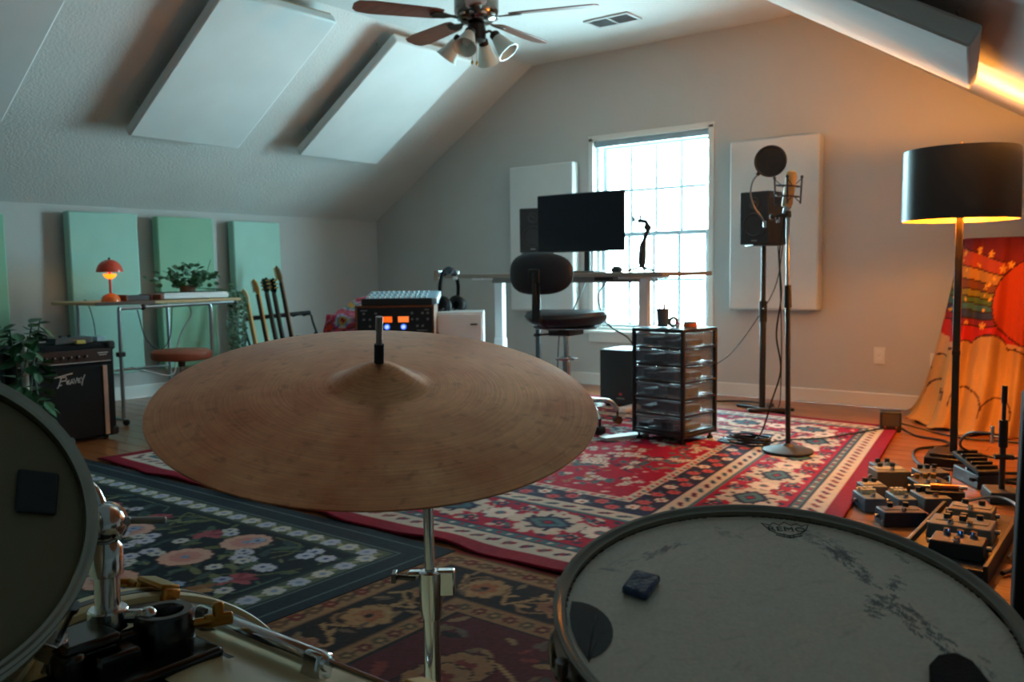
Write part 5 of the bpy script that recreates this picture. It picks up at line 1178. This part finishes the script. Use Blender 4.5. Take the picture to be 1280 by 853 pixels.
# ================================================================== MICROPHONE STAND
mb_ = Vector((-1.62, 4.337, .019))
ms = thing('microphone_stand', 'tall black straight microphone stand with a round cast base on the red rug', 'microphone stand', mb_)
part(ms, 'base', mat('cast_iron', (62, 60, 58), .5, .3, bump=.2), lambda b: b.lathe([(0, 0), (.118, 0), (.126, .006), (.124, .013), (.09, .024), (.03, .033), (.02, .045), (0, .045)], 48))
part(ms, 'lower_tube', BLACKM, lambda b: b.cyl((0, 0, .04), (-.026, .044, .79), .0125, 16))
part(ms, 'clutch', RUBBER, lambda b: b.cyl((-.0245, .041, .735), (-.028, .047, .85), .019, 16, .017))
part(ms, 'upper_tube', STEEL, lambda b: b.cyl((-.028, .046, .83), (-.043, .075, 1.25), .009, 14))
part(ms, 'top_collar', BLACK, lambda b: b.cyl((-.041, .072, 1.195), (-.043, .075, 1.225), .017, 14).cyl((-.042, .074, 1.21), (-.105, .03, 1.20), .008, 10).ball((-.105, .03, 1.20), .016, 12, 8))
mc = thing('studio_microphone', 'tan and gold condenser microphone held in a black shock mount', 'microphone', mb_+Vector((-.050, .073, 1.215))); mc.scale = (1.15, 1.15, 1.15)
part(mc, 'body', mat('tan_mic_body', (196, 160, 110), .4, .3), lambda b: b.cyl((0, 0, .03), (.012, .002, .10), .022, 20, .024))
part(mc, 'grille', mat('gold_mesh', (190, 164, 116), .5, .7, bump=.6, bscale=900), lambda b: b.tube([(.012, .002, .10), (.020, .003, .165), (.021, .003, .18), (.022, .003, .188)], [.024, .024, .02, .006], 20))
part(mc, 'connector', CHROME, lambda b: b.cyl((-.006, 0, .0), (0, 0, .03), .011, 14))
sm = thing('shock_mount', 'black elastic shock mount cradling the microphone on its stand', 'microphone mount', mb_+Vector((-.050, .073, 1.215))); sm.scale = (1.15, 1.15, 1.15)
for z in (.075, .12):
    part(sm, 'ring', BLACKM, lambda b: b.ring((.006, .001, z), .030, .0035, (.1, 0, 1), 28, 6)); part(sm, 'outer_ring', BLACKM, lambda b: b.ring((.006, .001, z), .052, .0035, (.1, 0, 1), 32, 6))
for k in range(4):
    a = .3+k*PI/2
    part(sm, 'post', BLACKM, lambda b: b.cyl((.006+.052*math.cos(a), .001+.052*math.sin(a), .04), (.006+.058*math.cos(a), .001+.058*math.sin(a), .155), .0045, 8).ball((.006+.058*math.cos(a), .001+.058*math.sin(a), .157), .008, 8, 6))
    part(sm, 'elastic', RUBBER, lambda b: b.cyl((.006+.052*math.cos(a), .001+.052*math.sin(a), .045), (.006+.03*math.cos(a+.7), .001+.03*math.sin(a+.7), .075), .002, 5).cyl((.006+.056*math.cos(a), .001+.056*math.sin(a), .15), (.006+.03*math.cos(a+.7), .001+.03*math.sin(a+.7), .12), .002, 5))
part(sm, 'yoke', BLACKM, lambda b: b.tube(spline([(.0, .04, .10), (.005, .05, .06), (.005, .03, .03), (.005, .0, .02)]), .006, 8))
pfc = Vector((-1.741, 4.372, 1.50))
pf = thing('pop_filter', 'round black mesh pop filter on a gooseneck in front of the microphone', 'pop filter', pfc)
fn_ = Vector((.25, -.96, .05)).normalized()
part(pf, 'hoop', BLACK, lambda b: b.ring((0, 0, 0), .076, .0055, fn_, 48, 8))
part(pf, 'mesh_screen', clear_plastic('black_nylon_mesh', (24, 27, 32), .86, .9), lambda b: b.lathe([(0, -.001), (.074, -.001), (.074, .001), (0, .001)], 40, frame(fn_)))
part(pf, 'hoop_clip', BLACK, lambda b: b.box((-.055, -.02, -.060), (.018, .014, .02), rotm(ry=.7)), .003)
part(pf, 'gooseneck', STEEL, lambda b: b.tube(spline([(-.058, -.02, -.064), (-.082, -.03, -.10), (-.092, -.03, -.16), (-.075, -.02, -.23), (-.045, 0, -.28), (-.035, .02, -.315)]), .0048, 8))
part(pf, 'clamp', CHROME, lambda b: b.cyl((-.035, .02, -.30), (-.035, .02, -.335), .009, 12), .002); part(pf, 'clamp_screw', CHROME, lambda b: b.box((.03, .03, -.295), (.016, .02, .03)), .002)
# microphone cable down the stand, coil on the rug
cable('microphone_cable', 'black microphone cable hanging from the stand to the coil on the rug', [mb_+Vector((-.057, .073, 1.21)), mb_+Vector((-.075, .05, 1.0)), mb_+Vector((-.055, .03, .8)), mb_+Vector((-.075, .02, .6)), mb_+Vector((-.05, .02, .42)), mb_+Vector((-.10, .03, .25)), mb_+Vector((-.16, .05, .08)), mb_+Vector((-.22, .06, .012))], .0045, CABLE)
b = MB()
for k in range(5): b.tube([(.14*(1-.06*k)*math.cos(t*.25+k)+.01*k, .085*(1-.05*k)*math.sin(t*.25+k), .006+.008*k+.003*math.sin(t*.8)) for t in range(26)], .0048, 6)
co = b.build('cable_coil', CABLE); co.location = (-1.90, 4.44, .019); tag(co, 'coil of black cable lying on the red rug beside the microphone base', 'cable')
cable('cable', 'thin black cable running across the rug from the coil to the wall adapter', [(-1.80, 4.42, .028), (-1.72, 4.62, .026), (-1.60, 4.75, .026), (-1.50, 4.98, .026), (-1.42, 5.22, .026), (-1.40, 5.34, .02)], .004, CABLE)
cable('cable', 'black power cable sagging from the speaker to the floor behind its stand', [(-2.235, 5.74, 1.20), (-2.23, 5.78, .9), (-2.22, 5.80, .5), (-2.24, 5.85, .2), (-2.25, 5.85, .01), (-2.32, 5.86, .008)], .004, CABLE)
cable('cable', 'long black cable slanting from the right speaker towards the cart', [(-2.19, 5.74, 1.15), (-2.28, 5.84, .84), (-2.46, 5.92, .58), (-2.65, 5.95, .35), (-2.84, 5.98, .22), (-2.95, 6.0, .14), (-3.05, 6.02, .008)], .004, CABLE)

# ================================================================== FLOOR LAMP
LX, LY = -.905, 4.61
fl_ = thing('floor_lamp', 'tall floor lamp with a black drum shade on a square dark pole', 'lamp', (LX, LY, 0))
LB = mat('lamp_black_metal', (34, 33, 33), .35, .3)
part(fl_, 'base', LB, lambda b: b.box((0, 0, .022), (.235, .235, .044), rotm(rz=.1)), .006)
part(fl_, 'base_step', LB, lambda b: b.box((0, 0, .052), (.19, .19, .016), rotm(rz=.1)), .004)
part(fl_, 'pole', mat('lamp_pole_metal', (58, 60, 58), .3, .7), lambda b: b.box((0, 0, .62), (.032, .032, 1.14), rotm(rz=.1)), .003)
part(fl_, 'pole_joint', LB, lambda b: b.box((0, 0, .54), (.036, .036, .02), rotm(rz=.1)), .002)
SHO = mat('black_paper_shade', (30, 31, 33), .38, var=.04); SHI = mat('gold_foil_lining', (214, 160, 70), .45, .35, var=.05)
RSH = .255
part(fl_, 'shade', SHO, lambda b: b.lathe([(RSH, 1.17), (RSH-.004, 1.500), (RSH-.006, 1.500), (RSH-.002, 1.17)], 72, close=True))
part(fl_, 'shade_lining', SHI, lambda b: b.lathe([(RSH-.0025, 1.172), (RSH-.0065, 1.498), (RSH-.0085, 1.498), (RSH-.0045, 1.172)], 72, close=True))
part(fl_, 'shade_spider', BRASS, lambda b: [b.cyl((0, 0, 1.478), ((RSH-.01)*math.cos(k*2*PI/3), (RSH-.01)*math.sin(k*2*PI/3), 1.490), .003, 6) for k in range(3)] and b.cyl((0, 0, 1.40), (0, 0, 1.52), .004, 8))
part(fl_, 'finial', BRASS, lambda b: b.lathe([(.004, 1.50), (.010, 1.508), (.006, 1.52), (.009, 1.528), (0, 1.54)], 14))
for (bx__, bz__, en) in ((.045, 1.405, 120), (-.045, 1.262, 54)):                    # one bulb above the other, second one added to light both slope and wall
    part(fl_, 'bulb', mat('warm_bulb_glass', (255, 200, 120), .3, emit=(255, 150, 50), es=14), lambda b: b.ball((bx__, 0, bz__), (.030, .030, .040), 16, 10))
    part(fl_, 'socket', BRASS, lambda b: b.cyl((bx__, 0, 1.325), (bx__, 0, 1.325+(.045 if bz__ > 1.33 else -.028)), .016, 14))
    ll = bpy.data.lights.new('floor_lamp_bulb', 'POINT'); ll.energy = en; ll.color = (1, .37, .05); ll.shadow_soft_size = .032
    lo = bpy.data.objects.new('floor_lamp_bulb', ll); COL.objects.link(lo); lo.location = (bx__, 0, bz__ + (.046 if bz__ > 1.33 else -.046)); lo.parent = fl_
part(fl_, 'socket_bar', BRASS, lambda b: b.box((0, 0, 1.322), (.12, .016, .014)).cyl((0, 0, 1.18), (0, 0, 1.42), .007, 10), .002)

# ================================================================== TAPESTRY over an equipment case
eq = thing('covered_case', 'tall case standing under the rainbow tapestry against the back wall', 'case', (-.48, 5.85, 0))
part(eq, 'case_body', TOLEX, lambda b: b.box((0, 0, .53), (1.12, .46, 1.02)), .01)
part(eq, 'case_lid', TOLEX, lambda b: b.box((0, 0, 1.065), (1.13, .47, .05)), .008)
for x in (-.5, .5):
    for y in (-.17, .17): part(eq, 'foot', RUBBER, lambda b: b.cyl((x, y, 0), (x, y, .02), .025, 12))
nu, nv = 210, 150
us, vs_ = np.linspace(0, 1, nu), np.linspace(0, 1, nv)
PT = [(-1.17, 6.13), (-1.13, 5.86), (-1.07, 5.60), (-.90, 5.565), (-.60, 5.56), (.10, 5.56)]      # top path: left side then the front
PB = [(-1.47, 6.12), (-1.38, 5.74), (-1.19, 5.49), (-1.02, 5.40), (-.62, 5.49), (.12, 5.47)]      # where it meets the floor
tk = np.array([0, .16, .32, .45, .66, 1.])
path = lambda P_, u: (np.interp(u, tk, [p[0] for p in P_]), np.interp(u, tk, [p[1] for p in P_]))
def smooth1(a, k=15):
    pad = np.pad(a, (k, k), 'edge'); return np.convolve(pad, np.ones(2*k+1)/(2*k+1), 'valid')
tx, ty = [smooth1(a) for a in path(PT, us)]; bx_, by_ = [smooth1(a) for a in path(PB, us)]
def tap_fn(u, v):
    iu = np.clip((u*(nu-1)).round().astype(int), 0, nu-1)
    w = np.clip(v/.90, 0, 1)                                                   # 0 floor .. 1 top edge, then over the lid
    k = w**.55; x = bx_[iu]*(1-k)+tx[iu]*k; y = by_[iu]*(1-k)+ty[iu]*k
    amp = .028*(1-w)**.6+.006; ph = u*62+2.2*np.sin(u*9); nx_ = np.where(u < .30, -1., 0.); ny_ = np.where(u < .30, -.25, -1.)
    fo = amp*(np.sin(ph)+.35*np.sin(ph*2.3+1)); x = x+nx_*fo*.8; y = y+ny_*fo
    z = .015+1.10*np.clip(w, 0, 1)+.012*(1-w)*np.sin(u*40)
    over = np.clip((v-.90)/.10, 0, 1); y = y+over*.30*np.where(u > .25, 1, .2); x = x+over*.10*np.where(u <= .25, 1, 0); z = z-over*.004
    return x, y, z
U, V = np.meshgrid(us, vs_); xx, yy, zz = tap_fn(U, V)
s_len = np.interp(U, [0, .32, 1], [-.52, 0, 1.19])                              # metres along the cloth, 0 at the front corner
Z = np.clip(V/.90, 0, 1.1)*1.10
rgb = np.zeros((nv, nu, 3)); CLOUD = (190, 140, 80)
rgb[:] = (196, 146, 98)
sx_, sz_, sr = .485, .735, .24                                                   # sun
bandv = Z+.16*np.exp(-((s_len-sx_)/.30)**2)*np.clip((Z-.62)/.4, 0, 1)-.06*np.clip(-s_len, 0, 1)*2.2
edges = [.50, .60, .645, .69, .735, .775, .82, .875, .95, 1.045, 1.4]
bc = [(180, 36, 34), (130, 34, 44), (44, 56, 88), (54, 98, 100), (72, 98, 52), (128, 112, 40), (112, 62, 34), (170, 118, 52), (164, 62, 40), (110, 28, 34)]
for k in range(10):
    m = (bandv >= edges[k]) & (bandv < edges[k+1]); rgb[m] = bc[k]
for e in edges[1:-1]: rgb[np.abs(bandv-e) < .0045] = (50, 26, 24)
d = np.hypot(s_len-sx_, (Z-sz_)*1.0); rgb[d < sr] = (180, 62, 26); rgb[np.abs(d-sr) < .005] = (70, 24, 20)
cl_top = np.full(Z.shape, -1.)                                                  # cloud edge scallops
for cx, cz_, cr in ((-.36, .20, .12), (-.16, .28, .13), (0., .37, .10), (.09, .42, .09), (.235, .43, .125), (.40, .36, .11), (.54, .33, .12), (.7, .36, .12), (.9, .33, .14), (1.1, .35, .15)):
    cl_top = np.maximum(cl_top, np.where(np.abs(s_len-cx) < cr, cz_+np.sqrt(np.maximum(cr**2-(s_len-cx)**2, 0)), -1))
m = Z < cl_top; rgb[m] = CLOUD; rgb[(np.abs(Z-cl_top) < .006)] = (70, 36, 26)
for (cx, cz_, cr) in ((.15, .14, .11), (.34, .11, .08), (-.12, .18, .09), (.6, .2, .13)):
    dd = np.hypot(s_len-cx, Z-cz_); rgb[(np.abs(dd-cr) < .006) & (Z > cz_-.02)] = (84, 50, 34)
q = random.Random(21)
for _ in range(46):
    cx, cz_ = q.uniform(-.35, .34), q.uniform(.60, 1.06); R_ = q.choice([.011, .013, .015, .022])
    if math.hypot(cx-sx_, cz_-sz_) < sr+.02: continue
    an = np.arctan2(Z-cz_, s_len-cx); rr = np.hypot(s_len-cx, Z-cz_); rgb[rr < R_*(.75+.35*np.cos(5*(an-PI/2)))] = (222, 158, 50)
tp_ = grid_mesh('tapestry', nu, nv, tap_fn, rgb, mat_col('dyed_cotton_tapestry', .9, .2, 260), None, .003)
tag(tp_, 'rainbow tapestry with orange sun, stars and clouds draped over a case', 'tapestry')

# ================================================================== PEDALS, SMALL STAND, BLACK SPEAKER, CABLES
ad = thing('power_box', 'small black power box on the floor by the rug corner', 'power adapter', (-1.385, 5.33, 0), .3)
part(ad, 'body', BLACK, lambda b: b.box((0, 0, .062), (.115, .09, .115)), .006)
part(ad, 'face', mat('box_label', (60, 56, 52), .5), lambda b: b.box((0, -.046, .07), (.09, .003, .07))); part(ad, 'screw_post', BRASS, lambda b: b.cyl((-.03, -.046, .03), (-.03, -.056, .03), .006, 10).cyl((.03, -.046, .03), (.03, -.056, .03), .006, 10)); part(ad, 'foot', RUBBER, lambda b: b.box((0, 0, .003), (.10, .08, .006)))
def pedal(x, y, z, w, d, h, rgb_, rz, label, knobs=3, sw=1, knobm=None, plate=None, led=None, slope=.0):
    t = thing('effects_pedal', label, 'pedal', (x, y, z), rz, 'guitar effects pedals on the floor')
    m_ = mat('pedal_'+'_'.join(map(str, rgb_)), tuple(int(c*.74) for c in rgb_), .55, .1, var=.10)
    part(t, 'case', m_, lambda b: b.box((0, 0, h/2), (w, d, h), None, .95, .95), .004)
    if plate: part(t, 'face_plate', mat('plate_'+'_'.join(map(str, plate)), tuple(int(c*.8) for c in plate), .55, var=.2, scale=60), lambda b: b.box((0, d*.12, h+.001), (w*.8, d*.5, .003)), .001)
    nk = knobs; rows = 2 if nk > 4 else 1
    for k in range(nk):
        c_ = k % math.ceil(nk/rows); r = k//math.ceil(nk/rows); n_ = math.ceil(nk/rows)
        part(t, 'knob', knobm or BLACK, lambda b: b.cyl((-w*.36+w*.72*(c_+.5)/n_, d*.30-r*d*.24, h), (-w*.36+w*.72*(c_+.5)/n_, d*.30-r*d*.24, h+.018), min(.011, w*.11), 12))
    for k in range(sw):
        part(t, 'footswitch', CHROME, lambda b: b.cyl((-w*.3+w*.6*(k+.5)/sw, -d*.30, h-.002), (-w*.3+w*.6*(k+.5)/sw, -d*.30, h+.014), .009, 12).cyl((-w*.3+w*.6*(k+.5)/sw, -d*.30, h-.001), (-w*.3+w*.6*(k+.5)/sw, -d*.30, h+.004), .012, 6))
    if led: part(t, 'led', mat('led_'+'_'.join(map(str, led)), led, .3, emit=led, es=6), lambda b: b.ball((0, -d*.08, h+.003), .0045, 10, 6))
    for s in (-1, 1): part(t, 'jack', STEEL, lambda b: b.cyl((s*w*.47, d*.1, h*.5), (s*(w*.5+.012), d*.1, h*.5), .008, 10))
    return t
IV = mat('ivory_knob', (214, 196, 160), .4)
RZP = .62
pedal(-1.10, 4.16, 0, .115, .11, .055, (96, 112, 124), RZP, 'blue-grey pedal with two black knobs, farthest of the pedals', 2)
pedal(-1.04, 4.00, 0, .15, .12, .07, (150, 134, 96), RZP, 'olive and beige pedal with a pale plate near the rug border', 2, 1, plate=(206, 190, 150))
pedal(-1.045, 3.76, 0, .10, .10, .05, (122, 120, 110), RZP, 'grey pedal with a cream label beside the rug edge', 2, 0, plate=(220, 200, 160))
pedal(-1.00, 3.56, 0, .085, .15, .055, (120, 148, 172), RZP, 'pale blue pedal with a double row of cream knobs touching the rug', 6, 1, IV)
pedal(-.895, 3.62, 0, .075, .15, .055, (110, 134, 152), RZP, 'steel blue pedal with chrome switches between two grey pedals', 6, 1, IV)
pedal(-.80, 3.68, 0, .11, .15, .06, (112, 112, 112), RZP, 'plain grey pedal with four small black knobs', 4, 1)
rp = pedal(-.84, 3.40, 0, .16, .10, .055, (52, 60, 84), RZP, 'dark blue pedal with a red end near the snare hoop', 2, 1, plate=(60, 70, 96))
part(rp, 'red_end', mat('red_end_panel', (170, 40, 34), .5), lambda b: b.box((.081, -.005, .027), (.006, .09, .046)), .002)
pedal(-.90, 4.12, 0, .13, .11, .06, (110, 108, 104), RZP, 'silver-grey pedal behind the dark gold-knob pedal', 3, 1)
pedal(-.86, 3.92, 0, .14, .13, .06, (44, 38, 36), RZP, 'dark brown pedal with gold knobs in the middle of the group', 3, 2, GOLD)
wp = thing('wah_pedal', 'black rocker wah pedal standing behind the other pedals', 'pedal', (-.735, 4.24, 0), RZP)
part(wp, 'base', BLACKM, lambda b: b.box((0, 0, .03), (.11, .24, .06), None, .95, .97), .005); part(wp, 'treadle', RUBBER, lambda b: b.box((0, .01, .088), (.10, .25, .02), rotm(rx=.16)), .004); part(wp, 'hinge', STEEL, lambda b: b.cyl((-.05, 0, .066), (.05, 0, .066), .008, 10))
for k in range(5): part(wp, 'tread_rib', BLACK, lambda b: b.box((0, -.08+k*.045, .092+k*.0073), (.09, .012, .012), rotm(rx=.16)), .002)
pl_ = thing('cable_plug', 'orange and silver jack plug lying across the pedals', 'plug', (-.76, 3.72, .085), .35)
part(pl_, 'barrel', mat('copper_barrel', (190, 100, 60), .3, .7), lambda b: b.cyl((-.05, 0, 0), (.05, 0, 0), .011, 14)); part(pl_, 'tip', CHROME, lambda b: b.cyl((-.05, 0, 0), (-.11, 0, 0), .005, 10).cyl((.05, 0, 0), (.08, 0, 0), .009, 12)); part(pl_, 'rest_block', BLACK, lambda b: b.box((0, 0, -.048), (.14, .06, .072)), .004)
pb = thing('pedalboard', 'long black pedalboard on the floor right of the pedals', 'pedalboard', (-.60, 3.23, 0), .02)
part(pb, 'deck', BLACKM, lambda b: b.box((0, 0, .028), (.24, .72, .026)), .004)
for s in (-1, 1): part(pb, 'side_rail', BLACKM, lambda b: b.box((s*.125, 0, .030), (.014, .74, .060)), .003)
for y in (-.33, .33): part(pb, 'cross_bar', BLACKM, lambda b: b.box((0, y, .010), (.23, .03, .012)), .002)
pedal(-.61, 3.44, .041, .15, .12, .05, (160, 140, 112), .05, 'beige pedal with two large black knobs on the pedalboard', 2, 1, plate=(190, 166, 132))
pedal(-.60, 3.22, .041, .20, .15, .05, (140, 136, 128), .05, 'wide grey pedal with a printed panel and button column on the pedalboard', 5, 2, plate=(120, 122, 116))
pedal(-.57, 3.01, .041, .16, .12, .05, (46, 48, 56), .05, 'dark pedal with a glowing blue light on the pedalboard', 3, 1, CHROME, led=(60, 150, 255))
# small heavy-base stand
sst = thing('small_stand', 'short black microphone stand on a heavy rectangular base at the right', 'microphone stand', (-.60, 3.98, 0), .4)
part(sst, 'base', mat('cast_iron_dark', (46, 44, 42), .55), lambda b: b.box((0, 0, .024), (.125, .16, .048), None, .9, .9), .006)
part(sst, 'lower_tube', BLACKM, lambda b: b.cyl((0, 0, .045), (0, 0, .30), .0115, 14)); part(sst, 'clutch', RUBBER, lambda b: b.cyl((0, 0, .22), (0, 0, .33), .017, 14)); part(sst, 'upper_tube', BLACKM, lambda b: b.cyl((0, 0, .33), (0, 0, .42), .008, 12)); part(sst, 'cap', RUBBER, lambda b: b.cyl((0, 0, .40), (0, 0, .47), .011, 12))
part(sst, 'side_clip', CHROME, lambda b: b.box((-.04, 0, .27), (.012, .02, .07)).cyl((-.04, 0, .26), (0, 0, .26), .006, 8), .002); part(sst, 'boom_joint', BLACK, lambda b: b.cyl((-.03, 0, .18), (.04, 0, .18), .012, 12))
# large black speaker at the right edge
sp_ = thing('floor_speaker', 'tall black loudspeaker cut by the right edge of the picture', 'speaker', (-.14, 2.60, 0), .15)
part(sp_, 'cabinet', TOLEX, lambda b: b.box((0, 0, .32), (.44, .36, .60), None, .95, .95), .016); part(sp_, 'grille', GRILLE, lambda b: b.box((0, -.182, .32), (.38, .012, .53), rotm(rx=-.012)), .004); part(sp_, 'handle', RUBBER, lambda b: b.tube(spline([(-.08, 0, .61), (-.06, 0, .635), (.06, 0, .635), (.08, 0, .61)]), .009, 8))
for x in (-.17, .17):
    for y in (-.13, .13): part(sp_, 'foot', RUBBER, lambda b: b.cyl((x, y, 0), (x, y, .022), .018, 12))
# cables over the wooden floor
cable('cable', 'black cable looping on the wooden floor between power box and lamp base', [(-1.33, 5.32, .03), (-1.22, 5.22, .008), (-1.05, 5.14, .008), (-1.02, 5.0, .008), (-1.12, 4.84, .008), (-1.08, 4.6, .008), (-.99, 4.42, .008), (-.86, 4.36, .02)], .007, CABLE)
cable('cable', 'black cable along the tapestry hem to the right', [(-1.33, 5.34, .05), (-1.15, 5.38, .008), (-.98, 5.28, .008), (-.8, 5.3, .008), (-.6, 5.3, .008), (-.4, 5.25, .008)], .006, CABLE)
cable('cable', 'black cable arching beside the short microphone stand', [(-.64, 3.99, .27), (-.74, 4.05, .25), (-.80, 4.22, .16), (-.74, 4.42, .09), (-.6, 4.40, .10), (-.5, 4.3, .13)], .006, CABLE)
cable('cable', 'bundle cable curving from the wah pedal over the floor', [(-.74, 4.12, .04), (-.66, 4.28, .012), (-.55, 4.26, .012), (-.50, 4.12, .012), (-.60, 4.12, .016), (-.70, 4.18, .012), (-.58, 4.34, .02), (-.45, 4.34, .012)], .008, CABLE)
cable('cable', 'grey cable bowing over the right side of the pedalboard', [(-.66, 3.52, .085), (-.55, 3.56, .11), (-.46, 3.45, .10), (-.44, 3.3, .03), (-.45, 3.15, .012)], .006, GREYP)
cable('cable', 'black cable loop beside the pedalboard on the wooden floor', [(-.455, 3.56, .012), (-.40, 3.44, .012), (-.43, 3.30, .02), (-.40, 3.12, .012), (-.44, 2.98, .012)], .008, CABLE)
cable('cable', 'short patch cable joining the grey pedals', [(-.83, 4.08, .04), (-.80, 4.02, .06), (-.79, 3.97, .04)], .005, CABLE)
cable('cable', 'black cable lying across the floor right of the wah pedal', [(-.74, 4.26, .03), (-.66, 4.46, .012), (-.52, 4.52, .012), (-.42, 4.46, .012)], .007, CABLE)
cable('cable', 'black cable behind the speaker stand by the baseboard', [(-2.72, 5.80, .010), (-2.62, 5.88, .010), (-2.48, 5.92, .010), (-2.36, 5.88, .010)], .007, CABLE)
